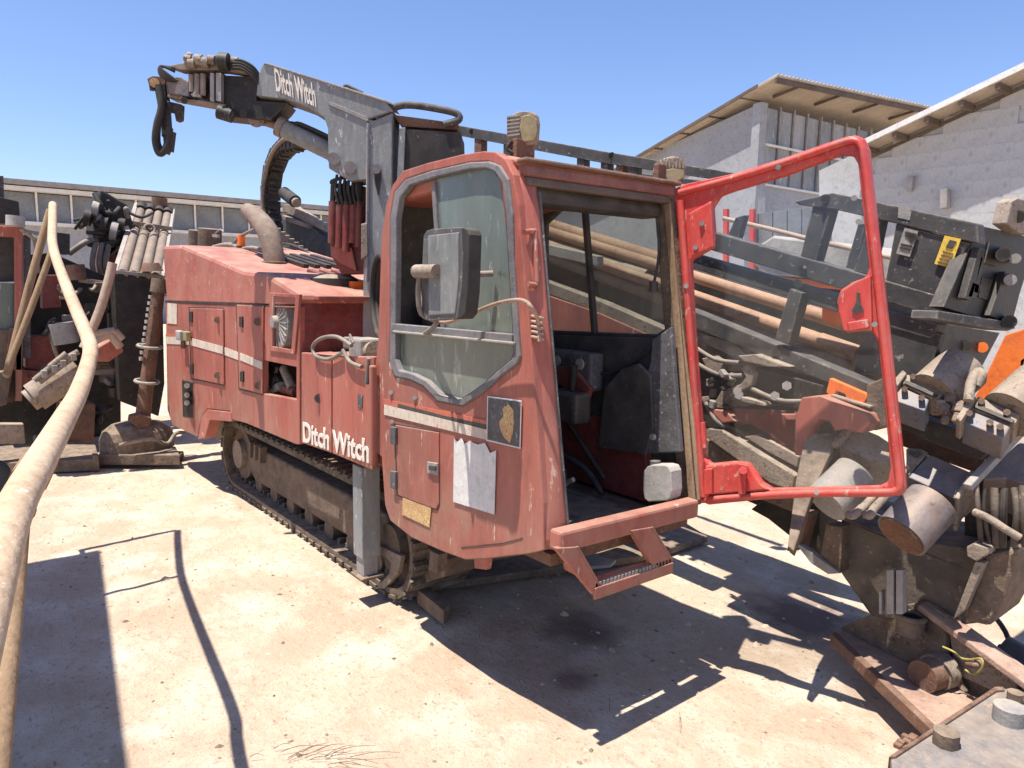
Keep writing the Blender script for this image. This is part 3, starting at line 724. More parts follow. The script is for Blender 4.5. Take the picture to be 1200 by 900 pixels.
SC_ = YP(NEAR)
cab = slab('cab_shell', SC_, cab_side, .05, RED, rig, holes=[win], bev=.012)
# rounded front pillar between side and front opening
mb = MB(); ring = []
path = [(.66, 0), (.80, .0), (.95, .0), (1.3, 0), (1.8, 0), (2.2, 0), (2.30, .0), (2.38, 0), (2.43, 0)]
def pillar(sec, zs, name, mt, par, bev=0.):
    mb = MB(); n = len(sec); vs = []
    for z, s in zs: vs += [(fx(z)+x-s, y, z) for x, y in sec]
    fs = []
    for i in range(len(zs)-1):
        for k in range(n): fs.append((i*n+k, i*n+(k+1) % n, (i+1)*n+(k+1) % n, (i+1)*n+k))
    fs += [tuple(range(n-1, -1, -1)), tuple(range((len(zs)-1)*n, len(zs)*n))]
    mb.add(vs, fs, False); return mb.done(name, mt, par, bev=bev)
q = .085
sec = [(-.11, NEAR+.002)]+[(-q+q*math.sin(R(a)), NEAR+q-q*math.cos(R(a))) for a in (0, 12, 25, 38, 52, 65, 78, 90)]+[(0, NEAR+.10), (-.05, NEAR+.10), (-.05, NEAR+.05), (-.11, NEAR+.05)]
pl_ = pillar(sec, [(.855, .012), (.90, 0), (1.3, 0), (1.8, 0), (2.2, 0), (2.33, .015), (2.40, .06)], 'front_pillar', RED, rig)
for f in pl_.data.polygons: f.use_smooth = len(f.vertices) == 4
# window: rubber frame, panes
inn = [(463, 372), (464, 310), (464, 258), (468, 232), (480, 217), (508, 208), (550, 198), (569, 197), (579, 201), (588, 214), (593, 252), (595, 300), (600, 378), (602, 412),
       (599, 421), (581, 436), (567, 449), (556, 457), (539, 468), (516, 463), (509, 456), (499, 446), (483, 438), (467, 434), (463, 421)]
wf = slab('side_window', SC_, win, .035, SEALGREY, rig, off=.012, holes=[inn], bev=.006)
bar('rail', SC_(461, 384, .0), SC_(603, 398, .0), .03, .045, SEALGREY, wf)
bar('rail', SC_(461, 388.5, .02), SC_(603, 402.5, .02), .015, .012, CAST, wf)
bar('divider', SC_(509, 214, -.015), SC_(520, 386, -.015), .02, .03, SEALGREY, wf, up=(1, 0, 0))
slab('pane', YP(NEAR+.02), [(512, 209), (550, 198), (569, 197), (579, 201), (588, 214), (593, 252), (595, 300), (600, 378), (601, 396), (520, 388)], .006, GREEN, wf, bev=0)
slab('pane', YP(NEAR+.02), [(463, 386), (601, 400), (602, 412), (599, 421), (581, 436), (567, 449), (556, 457), (539, 468), (516, 463), (509, 456), (499, 446), (483, 438), (467, 434), (463, 421)], .006, GREEN, wf, bev=0)
# stripe, decal, labels, hatch on cab
curve_strip('stripe', [(450, 474), (520, 491), (572, 504)], [(450, 486), (520, 503), (572, 516)], SC_, CREAM, .006)
curve_strip('stripe', [(466, 473), (520, 487), (572, 498)], [(466, 477.5), (520, 491), (572, 503)], SC_, INTER, .006)
curve_strip('stripe', [(448, 467), (520, 482), (572, 493)], [(448, 474), (520, 487), (572, 498)], SC_, ORSTR, .005)
dec = slab('decal', SC_, [(572, 466), (610, 471), (608, 524), (571, 515)], .003, INTGREY, rig, off=.012, bev=0)
slab('decal_border', SC_, [(571, 464), (611, 469.5), (609.5, 526), (570, 516.5)], .003, WHITE, dec, off=.010, bev=0)
slab('decal_figure', SC_, [(589, 478), (596, 474), (601, 480), (602, 495), (600, 510), (597, 519), (590, 512), (586, 502), (585, 494), (590, 488)], .003, YLAB, dec, off=.015, bev=0)
slab('paper_notice', SC_, [(532, 514), (536, 518), (540, 514), (544, 520), (550, 517), (560, 521), (568, 519), (574, 531), (581, 528), (579, 603), (531, 588)], .003, WHITE, rig, off=.008, bev=0)
lb = slab('yellow_label', SC_, [(472, 583), (505, 595), (503, 618), (471, 603)], .003, YLAB, rig, off=.006, bev=0)
for i in range(0): slab('print_line', SC_, [(475+i*7, 589+i*2.5), (479+i*7, 590+i*2.5), (478+i*7, 603+i*3), (474+i*7, 601+i*3)], .002, RED, lb, off=.008, bev=0)
ch = hatch([(463, 498), (514, 507), (514, 590), (511, 597), (486, 588), (466, 580)], RED, SC_, rig, .008, .004)
slab('latch', SC_, [(500, 541), (512, 543), (512, 557), (500, 554)], .01, CAST, ch, off=.018, bev=.003)
slab('latch_handle', SC_, [(502, 545), (510, 546), (510, 552), (502, 551)], .01, INTER, ch, off=.026, bev=.003)
for y in (500, 552): slab('hinge', SC_, [(457, y), (463, y+1), (463, y+22), (457, y+20)], .02, INTGREY, ch, off=.024, bev=.003)
for (x, y) in ((486, 466), (458, 460), (459, 494)): cyl('bolt', SC_(x, y, 0), SC_(x, y, .012), .012, CAST, rig, n=8)
# lower skirt crease
curve_strip('skirt_seam', [(540, 641), (590, 636), (612, 630)], [(540, 642.2), (590, 637.2), (612, 631.2)], SC_, INTER, .003)
# roof, header, far side, back, floor
FAR = 2.82
roof = MB().prism([V(-3.40, NEAR+.03, 2.34), V(-3.30, NEAR+.03, 2.40), V(-2.42, NEAR+.03, 2.43), V(-2.32, NEAR+.03, 2.405), V(-2.28, NEAR+.03, 2.38), V(-3.40, NEAR+.03, 2.30)], V(0, FAR-NEAR-.02, 0)).done('roof', REDTOP, rig, bev=.02)
def fbox(name, y0_, y1_, z0, z1, d0, d1, mt, par=rig, bev=.008):
    """piece lying along the slanted front plane, from d0 behind it to d1 behind it"""
    return MB().hexa([(fx(z)-d, y, z) for (z, ) in ((z0,), (z1,)) for d, y in ((d1, y0_), (d0, y0_), (d0, y1_), (d1, y1_))]).done(name, mt, par, bev=bev)
fbox('header', NEAR+.04, FAR, 2.335, 2.385, -.01, .06, REDB, bev=.012)
fbox('header_trim', NEAR+.05, FAR-.02, 2.30, 2.335, .0, .05, RAFTER)
fbox('rain_gutter', NEAR+.02, FAR+.01, 2.385, 2.405, -.035, .03, RUST)
fbox('header_inner', NEAR+.1, FAR-.03, 2.235, 2.31, .05, .20, INTER, bev=.03)
fbox('rear_pillar', FAR-.05, FAR+.0, .88, 2.34, .0, .10, MUD)
fbox('door_seal', FAR-.065, FAR-.052, .90, 2.3, -.01, .03, WOOD)
fbox('door_seal', NEAR+.10, NEAR+.112, .92, 2.28, -.004, .03, INTGREY)
# far wall: window opening with two panes
FW = YP(FAR-.03)
fw_out = [(560, 200), (800, 215), (800, 640), (560, 640)]
A_ = lambda x, z: V(x, FAR-.03, z)
winf = [(636, 262), (652, 247), (688, 240), (735, 237), (766, 240), (776, 262), (781, 384), (770, 392), (636, 387)]
MB().prism([A_(-3.42, .75), A_(-3.42, 2.34), A_(-2.36, 2.34), A_(-2.14, .9), A_(-2.2, .75)], V(0, .03, 0), [[FW(x, y) for x, y in winf]]).done('cab_far_wall', INTER, rig)
MB().prism([A_(-3.42, .75)+V(0, .031, 0), A_(-3.42, 2.34)+V(0, .031, 0), A_(-2.36, 2.34)+V(0, .031, 0), A_(-2.14, .9)+V(0, .031, 0), A_(-2.2, .75)+V(0, .031, 0)], V(0, .012, 0), [[FW(x, y)+V(0, .031, 0) for x, y in winf]]).done('cab_far_skin', RED, rig)
fwn = slab('far_window', FW, [(633, 258), (650, 243), (688, 236), (736, 233), (770, 237), (780, 260), (785, 386), (772, 396), (632, 391)], .05, INTER, rig, off=.008, holes=[winf], bev=.003)
bar('divider', FW(685, 238, .0), FW(697, 391, .0), .03, .03, INTER, fwn, up=(1, 0, 0))
slab('pane', FW, [(636, 262), (652, 247), (688, 240), (697, 389), (636, 387)], .005, GL_WIN, fwn, off=-.02, bev=0)
slab('pane', FW, [(688, 240), (735, 237), (766, 240), (776, 262), (781, 384), (770, 392), (697, 389)], .005, GL_WIN, fwn, off=-.03, bev=0)
tube('wiper_arm', [FW(771, 262, .03), FW(772, 300, .03), FW(766, 333, .03)], .007, INTER, fwn)
cyl('wiper_hub', FW(766, 330, .05), FW(766, 342, .05), .02, INTER, fwn)
MB().prism([V(-3.40, NEAR+.05, .8), V(-3.40, FAR-.03, .8), V(-3.40, FAR-.03, 2.32), V(-3.40, NEAR+.05, 2.32)], V(-.04, 0, 0)).done('cab_back_wall', INTER, rig)
MB().prism([V(-3.40, NEAR+.05, .82), V(-2.1, NEAR+.05, .82), V(-2.1, FAR-.04, .82), V(-3.40, FAR-.04, .82)], V(0, 0, -.05)).done('cab_floor', RUST, rig)
MB().prism([V(-3.38, NEAR+.052, .86), V(-2.2, NEAR+.052, .86), V(-2.35, NEAR+.052, 1.55), V(-3.38, NEAR+.052, 1.62)], V(0, .02, 0)).done('inner_lining', INTER, rig)
slab('wall_liner', FW, [(640, 392), (770, 396), (786, 388), (795, 480), (797, 532), (756, 526), (640, 520)], .03, INTER, rig, off=.03)
MB().prism([V(-2.30, FAR-.04, .84), V(-2.36, FAR-.04, 1.22), V(-3.38, FAR-.04, 1.22), V(-3.38, FAR-.04, .84)], V(0, -.05, 0)).done('red_kick_panel', REDDARK, rig, bev=.004)
CI = YP(FAR-.12)
slab('front_quarter_panel', CI, [(764, 398), (786, 383), (790, 440), (797, 530), (757, 532), (754, 450), (762, 425)], .03, INTGREY, rig, bev=.006)
slab('console', CI, [(708, 455), (728, 432), (748, 426), (762, 440), (765, 500), (756, 533), (700, 525)], .02, INTER, rig, off=.02, bev=.006)
cyl('socket', CI(765, 512, .03), CI(765, 512, .04), .016, INTGREY, rig, n=14)
slab('hanging_coat', YP(FAR-.2), [(650, 430), (668, 428), (692, 455), (688, 470), (664, 462), (652, 448)], .03, REDDARK, rig, bev=.008)
slab('document_tray', YP(FAR-.22), [(654, 462), (680, 468), (680, 472), (653, 466)], .06, CAST, rig, bev=.002)
# seat, column
st = MB().box((-3.02, 2.25, 1.18), (.46, .46, .13)).done('seat', INTER, rig, bev=.04)
MB().box((-3.28, 2.25, 1.50), (.12, .44, .6)).done('seat_back', INTER, st, bev=.04)
MB().box((-3.02, 2.25, .97), (.3, .3, .3)).done('seat_base', DARK, st, bev=.02)
box('joystick_box', (-2.80, 2.58, 1.28), (.34, .12, .16), INTER, rig, .02)
tube('joystick', [V(-2.72, 2.58, 1.36), V(-2.70, 2.57, 1.50)], [.012, .022], RUBBER, rig)
tube('pedal_lever', [V(-2.45, 2.05, .84), V(-2.48, 2.06, 1.02), V(-2.5, 2.07, 1.06)], .012, CAST, rig)
for pp_, r_ in (([V(-3.2, 2.70, 1.5), V(-3.0, 2.72, 1.25), V(-2.8, 2.70, 1.1), V(-2.6, 2.72, .9)], .012), ([V(-3.3, 2.6, 1.3), V(-3.0, 2.62, 1.05), V(-2.7, 2.66, .95), V(-2.5, 2.6, .86)], .016), ([V(-2.9, 2.74, 1.55), V(-2.7, 2.73, 1.45), V(-2.5, 2.74, 1.5), V(-2.35, 2.74, 1.6)], .008)):
    tube('cab_wiring', pp_, r_, RUBBER, rig)
ip = box('instrument_panel', (-2.86, 2.70, 1.46), (.40, .10, .20), INTGREY, rig, .015)
for i in range(4): cyl('gauge', V(-3.0+i*.09, 2.645, 1.50), V(-3.0+i*.09, 2.635, 1.50), .03, CAST if i % 2 else INTER, ip, n=16)
for i in range(5): box('rocker_switch', (-3.0+i*.06, 2.645, 1.41), (.03, .01, .04), INTER, ip, .002)
box('floor_mat', (-2.65, 2.3, .825), (.75, .6, .015), MUD, rig, .004)
for i in range(3): tube('foot_pedal', [V(-2.55, 2.1+i*.12, .84), V(-2.50, 2.1+i*.12, .95), V(-2.44, 2.1+i*.12, .99)], .012, CAST, rig)
box('pedal_box', (-2.9, 2.05, .95), (.3, .12, .24), INTGREY, rig, .02)
tube('control_lever', [V(-2.62, 2.0, .86), V(-2.66, 2.0, 1.15), V(-2.68, 2.02, 1.32)], [.012, .012, .02], RUBBER, rig)
# grab handle in the doorway
gh = XP(-2.2)
tube('grab_handle', [FP(615, 272), FP(625, 271), FP(627, 276), FP(629, 330), FP(628, 334), FP(619, 333)], .011, RED, rig)
# sill and step
sill = MB().bar(FP(650, 634, .04), FP(812, 594, .04), .07, .085, (0, 0, 1)).done('door_sill', RED, rig, bev=.012)
MB().bar(FP(650, 627, .0), FP(810, 588, .0), .05, .02, (0, 0, 1)).done('sill_tread', CAST, sill, bev=.004)
XS = -1.97
ST = XP(XS)
stp = MB()
stp.prism([ST(652, 643), ST(676, 641), ST(704, 690), ST(698, 699)], V(-.03, 0, 0)); stp.done('step_arm', RED, rig, bev=.003)
MB().prism([ST(740, 622), ST(764, 618), ST(788, 658), ST(786, 668), ST(764, 662)], V(-.03, 0, 0)).done('step_arm', RED, rig, bev=.003)
# side plates of the step (depth)
MB().prism([ST(676, 641), ST(704, 690), ST(704, 690)+V(-.22, 0, .01), ST(676, 641)+V(-.12, 0, 0)], V(0, .012, 0)).done('step_side', RED, rig, bev=.002)
MB().prism([ST(764, 618), ST(788, 658), ST(788, 658)+V(-.22, 0, .01), ST(764, 618)+V(-.12, 0, 0)], V(0, .012, 0)).done('step_side', RED, rig, bev=.002)
trd = MB().bar(ST(696, 696), ST(788, 665), .012, .05, (0, 0, 1)).done('step_tread', RED, rig, bev=.003)
a, b = ST(697, 689), ST(787, 659)
mb = MB()
for i in range(22):
    p = lin(a, b, (i+.5)/22); mb.box(p+V(-.01, 0, .008), (.02, .012, .02))
mb.done('tread_teeth', CAST, trd)
MB().bar(a+V(-.06, 0, .0), b+V(-.06, 0, .0), .012, .03, (0, 0, 1)).done('tread_bar', RED, trd, bev=.003)

# ---- open door -------------------------------------------------------------------------------
hb, ht = V(-2.05, 2.83, .875), V(-2.30, 2.81, 2.40)
fb = CAM+(depth(1060, 580, 1)-CAM).normalized()*((V(-1.22, 3.02, 1.09)-CAM).length)
ft = CAM+(depth(1016, 160, 1)-CAM).normalized()*((V(-1.46, 2.95, 2.5)-CAM).length)
dn = (ht-hb).cross(fb-hb).normalized()
DP = plane((hb+fb+ht)/3, dn)
dout = [(788, 222), (800, 216), (860, 203), (920, 184), (960, 170), (990, 160), (1003, 158), (1012, 162), (1018, 175), (1026, 250), (1036, 340), (1046, 430), (1056, 520), (1061, 570), (1059, 580), (1040, 583), (960, 583), (890, 586), (830, 592), (820, 588), (812, 520), (800, 380), (792, 290)]
dinn = [(834, 243), (843, 229), (860, 223), (920, 205), (960, 190), (985, 181), (999, 182), (1005, 192), (1011, 250), (1018, 315), (1014, 325), (1000, 330), (984, 340), (980, 355), (984, 375), (990, 390), (1005, 389), (1020, 386), (1028, 400), (1035, 460), (1043, 550), (1040, 565), (1030, 570), (960, 572), (903, 573), (892, 566), (884, 553), (876, 543), (860, 541), (832, 544), (824, 535), (818, 460), (812, 380), (808, 305), (834, 290), (836, 270)]
door = slab('cab_door', DP, dout, .045, DOOR, rig, holes=[dinn], bev=.012)
# raised lip on the outer rim and inner channels
def chain(name, pts, r_, mt, par, off=.0, pl=DP, n=8, smooth=3): return tube(name, [pl(x, y, off) for x, y in pts], r_, mt, par, n, smooth)
chain('rim_tube', [(796, 226), (860, 209), (930, 187), (985, 168), (1002, 165), (1009, 172), (1013, 190), (1024, 290), (1038, 420), (1050, 530), (1054, 566), (1050, 575), (1030, 577), (940, 578), (870, 582), (822, 586)], .016, DOOR, door, .008)
chain('hinge_tube', [(797, 235), (804, 330), (813, 450), (824, 582)], .018, DOOR, door, .012)
slab('door_glass', DP, dinn, .005, GL_DOOR, door, off=-.03, bev=0)
slab('hinge_plate', DP, [(806, 250), (833, 235), (836, 290), (810, 302)], .03, DOOR, door, off=.02, bev=.008)
slab('latch_plate', DP, [(984, 342), (1002, 330), (1020, 322), (1022, 388), (988, 388), (982, 365)], .03, DOOR, door, off=.022, bev=.012)
slab('latch_recess', DP, [(1004, 342), (1007, 343), (1008, 355), (1012, 364), (1003, 368), (998, 364), (1003, 355)], .01, INTER, door, off=.03, bev=0)
slab('latch_lug', DP, [(992, 378), (1016, 374), (1018, 384), (994, 388)], .04, DOOR, door, off=.05, bev=.006)
slab('lower_plate', DP, [(826, 546), (862, 542), (876, 545), (884, 556), (892, 568), (900, 574), (830, 580)], .03, DOOR, door, off=.018, bev=.008)
for (x0_, w_) in ((825, 9), (865, 8)): slab('rib', DP, [(x0_, 550), (x0_+w_, 549), (x0_+w_, 579), (x0_, 581)], .02, DOOR, door, off=.04, bev=.004)
cyl('lock_pin', DP(822+49, 551, .04), DP(871, 551, .07), .018, DOOR, door, n=12)
slab('slot', DP, [(800, 272), (803, 272), (805, 300), (802, 300)], .01, INTER, door, off=.016, bev=0)
for (x, y) in ((822, 262), (815, 290), (1001, 232), (912, 196), (1006, 260), (1025, 380), (957, 577), (804, 335)):
    cyl('bolt', DP(x, y, .02), DP(x, y, .035), .012, CAST, door, n=8)
chain('door_seal', [(790, 300), (800, 400), (812, 500), (818, 585)], .012, WOOD, door, .03)
for z in (1.15, 2.1): cyl('hinge', V(fx(z)+.02, FAR+.02, z), V(fx(z+.12)+.02, FAR+.02, z+.12), .02, DOOR, door, n=12)

# mirror on the near side, with arm
MP = YP(1.60)
mir = slab('side_mirror', MP, [(496, 276), (500, 270), (507, 268), (538, 266), (547, 268), (549, 274), (547, 340), (544, 366), (540, 372), (532, 374), (505, 376), (498, 373), (494, 366), (494, 320)], .05, INTGREY, rig, bev=.014)
slab('mirror_rim', MP, [(540, 266), (548, 269), (550, 275), (548, 340), (545, 368), (540, 374), (535, 374), (540, 340), (542, 300)], .06, RUBBER, mir, off=.006, bev=.006)
slab('mirror_face', MP, [(501, 276), (537, 272), (537, 330), (533, 368), (502, 370)], .01, GREY, mir, off=.005, bev=.004)
cyl('swivel', MP(488, 318, .02), MP(512, 318, .02), .028, DUSTY, mir, bev=.01)
tube('mirror_arm', [MP(492, 318, .03), MP(490, 345, .02), MP(494, 368, .0), YP(1.72)(512, 378), V(-3.0, NEAR, 1.66)], .011, HOSE, mir)
tube('mirror_arm', [MP(512, 318, .0), YP(1.7)(530, 322), V(-2.45, NEAR, 1.95)], .013, HOSE, mir)
# work lamps
def lamp(base, px_face, tilt, sz):
    pass
LP_ = V(-2.42, NEAR+.12, 2.46)
lf = plane(LP_, V(.75, -.62, 0))
l1 = slab('work_lamp', lf, [(597, 138), (604, 131), (622, 130), (631, 134), (633, 145), (632, 160), (626, 169), (612, 171), (600, 166), (595, 158)], .12, DUSTY, rig, off=.02, bev=.012)
slab('lens', lf, [(611, 136), (622, 134), (629, 140), (630, 155), (626, 165), (612, 166), (609, 150)], .01, LAMPG, l1, off=.03, bev=.004)
for i in range(6): slab('fin', lf, [(594, 136+i*4.4), (609, 134+i*4.4), (609, 136+i*4.4), (594, 138+i*4.4)], .10, CAST, l1, off=.026, bev=0)
bar('lamp_bracket', LP_+V(0, 0, -.08), LP_+V(0, 0, .04), .10, .05, RUST, l1, up=(1, 0, 0))
tube('wire', [lf(600, 165, .03), lf(594, 174, .03), lf(602, 180, .03), lf(598, 184, .02)], .008, RUBBER, l1)
L2P = V(-2.33, FAR-.02, 2.46); lg = plane(L2P, V(.8, -.6, .1))
l2 = slab('work_lamp', lg, [(770, 196), (774, 186), (788, 182), (800, 185), (805, 195), (803, 208), (790, 216), (776, 214)], .13, DUSTY, rig, off=.0, bev=.014)
slab('lens', lg, [(773, 200), (788, 197), (802, 199), (802, 208), (790, 215), (777, 213)], .01, LAMPG, l2, off=.01, bev=.004)
for i in range(8): slab('fin', lg, [(772+i*4, 185-(i-3.5)*.3), (773.6+i*4, 184.6-(i-3.5)*.3), (773.6+i*4, 196), (772+i*4, 197)], .10, DUSTY, l2, off=.01, bev=0)
bar('lamp_bracket', L2P+V(0, -.06, -.06), L2P+V(0, -.06, .02), .06, .03, RUST, l2, up=(1, 0, 0))

# ---- crane -------------------------------------------------------------------------------------
CO = V(-4.15, 2.75, 2.4); CN = V(.78, -.625, 0)
K = plane(CO, CN)
KR = V(.625, .78, 0)
pill = slab('crane_post', K, [(431, 139), (438, 141), (460, 132), (458, 420), (424, 420), (427, 262), (430, 255), (431, 210)], .30, GREY, rig, bev=.008)
bar('post_edge', K(431.5, 145, .01), K(430, 330, .01), .015, .02, CAST, pill, up=(0, 1, 0))
slab('pin_plate', K, [(437, 199), (441, 193), (446, 196), (446, 212), (443, 229), (439, 215)], .02, DARK, pill, off=.015, bev=.003)
cyl('pin', K(441, 198, .02), K(441, 198, .05), .03, CAST, pill)
slab('post_bracket', K, [(423, 262), (430, 261), (431, 300), (423, 305)], .2, DUSTY, pill, off=.03, bev=.008)
boom = slab('crane_boom', K, [(300, 112), (302, 90), (308, 74), (316, 75), (450, 116), (461, 130), (431, 140), (431, 210), (410, 212), (385, 197), (384, 150), (380, 138), (360, 125), (335, 116)], .26, GREY, rig, off=.01, bev=.008)
slab('stiffener_edge', K, [(384, 120), (388, 119), (430, 137), (432, 141), (430, 142), (386, 123)], .01, CAST, boom, off=.018, bev=.002)
slab('edge_highlight', K, [(308, 74), (313, 73.5), (458, 119), (461, 123), (450, 119)], .28, CAST, boom, off=.02, bev=.003)  # paler strip, the highlight along the boom edge put into its colour
text('lettering', 'Ditch Witch', K(324, 107, .012), K(371, 126, .012), (KR.x*-.08, KR.y*-.08, 1), .15, LETTER, rig, CN, .004, 0, .02)
tube('handle', [K(402, 106, -.1), K(405, 100, -.1), K(412, 103, -.1), K(425, 109, -.1)], .012, INTGREY, boom)
# black housing behind the post
hs = slab('control_housing', K, [(470, 150), (540, 155), (541, 190), (536, 196), (470, 210)], .35, DARK, rig, off=-.02, bev=.01)
slab('housing_edge', K, [(468, 150), (475, 149), (473, 205), (465, 215)], .3, GREY, hs, off=.0, bev=.004)
tube('guard_rail', [K(440, 138, -.02), K(462, 126, -.02), K(480, 123, -.02), K(510, 127, -.02), K(535, 133, -.02), K(537, 141, -.02), K(520, 146, -.02)], .024, BLACK, rig)
slab('housing_top', K, [(460, 134), (520, 142), (538, 146), (536, 152), (470, 148)], .35, RUST, hs, off=-.05, bev=.006)
# lift cylinder
cyA, cyB, cyC = K(418, 192, -.12), K(332, 150, -.12), K(297, 138, -.12)
cl = cyl('lift_cylinder', K(410, 189, -.12), K(330, 150, -.12), .058, GREY, rig)
cyl('cylinder_rod', cyB, cyC, .028, STEEL, cl)
cyl('gland', K(333, 151, -.12), K(326, 147.5, -.12), .068, DUSTY, cl)
cyl('rod_eye', K(300, 140, -.17), K(300, 140, -.05), .05, DUSTY, cl)
tube('cylinder_pipe', [K(345, 146, -.1), K(352, 145, -.1), K(385, 160, -.1), K(392, 166, -.1)], .012, RUBBER, cl)
slab('rear_plate', K, [(334, 141), (350, 143), (386, 160), (386, 170), (362, 158)], .05, BLACK, cl, off=-.2)
for (x, y) in ((391, 186), (410, 196)): cyl('pin', K(x, y, .0), K(x, y, .05), .04, CAST, rig, bev=.006)
# pipe handling head at the boom tip
hd = slab('boom_head', K, [(262, 88), (303, 90), (300, 118), (336, 120), (330, 128), (318, 140), (300, 140), (254, 135), (253, 128), (262, 121)], .22, DARK, rig, off=-.03, bev=.006)
slab('head_plate', K, [(194, 95), (213, 93), (214, 115), (264, 122), (262, 126), (196, 114)], .14, DUSTY, hd, off=.0, bev=.004)
slab('head_block', K, [(195, 92), (212, 90), (221, 96), (221, 113), (197, 110)], .16, STEEL, hd, off=.02, bev=.006)
slab('head_top_rail', K, [(195, 77), (215, 73), (263, 72), (300, 82), (302, 88), (262, 82), (210, 82)], .10, DUSTY, hd, off=.0, bev=.006)
slab('head_dark_box', K, [(221, 84), (262, 86), (262, 121), (222, 112)], .12, DARK, hd, off=-.05, bev=.004)
for (x, w_) in ((246, 4.5), (253, 6)): slab('pale_bar', K, [(x, 85), (x+w_, 85.5), (x+w_, 119), (x, 118)], .05, CAST, hd, off=.02, bev=.003)
for (x, y0_, y1_) in ((224, 88, 108), (231, 87, 110), (238, 87, 112)): cyl('head_rod', K(x, y0_, .0), K(x, y1_, .0), .018, DUSTY, hd, n=10)
slab('white_gap_plate', K, [(223, 110), (231, 106), (236, 114), (225, 113)], .03, JUG, hd, off=.01, bev=.003)
cyl('motor', K(257, 72, .05), K(268, 73, .05), .055, DARK, hd, bev=.01)
for (x, y, r_) in ((225, 74, .03), (233, 70, .035), (241, 73, .035), (248, 70, .03), (220, 68, .02), (275, 71, .025)): cyl('fitting', K(x-4, y, .02), K(x+4, y+1, .02), r_, DUSTY, hd, n=12)
tube('bracket_arm', [K(218, 74, 0), K(221, 64, 0), K(224, 65, 0)], .015, CAST, hd)
for i in range(4): tube('hose', [K(270, 71+i*3, .03), K(283, 71+i*3.2, .04), K(296, 78+i*4, .03), K(303, 87+i*4, .0)], .010, RUBBER, hd)
for i in range(5): tube('hose', [K(200+i*2, 95, .04), K(188, 88-i*2, .05), K(188+i, 78, .04), K(205, 80+i, .02)], .009, RUBBER, hd)
slab('gripper_bracket', K, [(172, 92), (178, 89), (194, 90), (194, 98), (186, 102), (174, 99)], .08, RUST, hd, off=.01, bev=.005)
cyl('gripper_pin', K(181, 97, .02), K(181, 97, .05), .03, YLAB, hd)
slab('gripper_arm', K, [(183, 98), (192, 97), (195, 118), (212, 122), (211, 140), (206, 142), (204, 132), (196, 130), (198, 160), (193, 158), (189, 160), (188, 130)], .06, DARK, hd, off=.01, bev=.004)
slab('gripper_finger', K, [(190, 152), (196, 153), (203, 154), (200, 178), (197, 176), (195, 181), (192, 175)], .05, DARK, hd, off=.0, bev=.004)
tube('hose_loop', [K(186, 100, .04), K(189, 125, .05), K(184, 145, .05), K(182, 165, .04), K(187, 180, .03), K(195, 172, .03), K(199, 150, .02)], .022, RUBBER, hd, smooth=6)
tube('hose_loop', [K(184, 104, .03), K(188, 130, .04), K(186, 150, .04), K(186, 168, .02), K(192, 178, .02)], .014, RUBBER, hd, smooth=6)
cyl('fitting', K(178, 99, .03), K(179, 106, .03), .018, DARK, hd)
for (x, y) in ((216, 118), (208, 127), (211, 134), (264, 128), (285, 133), (270, 133)): cyl('bolt', K(x, y, .02), K(x, y, .06), .022, DARK, hd, n=10)
cyl('head_roller', K(256, 131, .03), K(272, 136, .03), .045, DARK, hd)

# dark red valve stack behind the boom, in front of the post
VS = plane(CO+CN*-.15+V(0, 0, 0), CN)
vb = slab('valve_stack', VS, [(396, 216), (428, 218), (428, 320), (400, 322), (388, 300), (384, 262), (392, 244)], .2, REDDARK, rig, bev=.01)
for i, x in enumerate((390, 398, 406, 414, 421)):
    cyl('valve_spool', VS(x, 236+(i % 2)*4, .05), VS(x-1, 285+(i % 3)*5, .05), .028, REDDARK, vb, n=12)
    cyl('spool_cap', VS(x+1, 212+(i % 2)*3, .05), VS(x, 236, .05), .020, DARK, vb, n=10)
for i in range(6): tube('hose', [VS(395+i*5, 205, .06), VS(393+i*5, 222, .08+.02*(i % 2)), VS(397+i*5, 240, .07)], .010, RUBBER, vb)
tube('hose', [VS(413, 206, .05), VS(395, 210, .07), VS(388, 214, .06), VS(397, 220, .05), VS(400, 245, .05)], .012, RUBBER, vb)
slab('red_block', VS, [(387, 288), (412, 290), (418, 318), (398, 308), (388, 300)], .12, RED, vb, off=.04)

# energy chain arch
ach = [(352, 166), (338, 170), (327, 182), (320, 200), (317, 222), (317, 248), (321, 275), (330, 300), (345, 318)]
AP = YP(3.3)
pts = [AP(x, y) for x, y in ach]
mb = MB()
fine = []
for i in range(len(pts)-1):
    for k in range(6): fine.append(lin(pts[i], pts[i+1], k/6))
ar = tube('cable_carrier', pts, .05, DARK, rig, n=8)
linkm = None
for i in range(0, len(fine)-1, 1):
    p, q_ = fine[i], fine[i+1]; d = (q_-p).normalized(); a = V(0, 1, 0); b = d.cross(a).normalized()
    if i % 2 == 0:
        o = MB().box(p, (.08, .20, .14), (d, a, b)).done('carrier_link', DARK, ar, bev=.004)
    if i % 2 == 1: MB().box(p, (.035, .12, .20), (d, a, b)).done('carrier_link', DARK, ar, bev=.004)
tube('outer_strip', [AP(x, y, .11) for x, y in [(350, 160), (334, 163), (322, 175), (313, 195), (308, 222), (308, 250), (312, 275)]], .025, DUSTY, ar)
cyl('chain_roller', AP(333, 226), AP(346, 236), .07, RUBBER, ar); cyl('roller_cap', AP(341, 233), AP(348, 238), .05, DUSTY, ar)
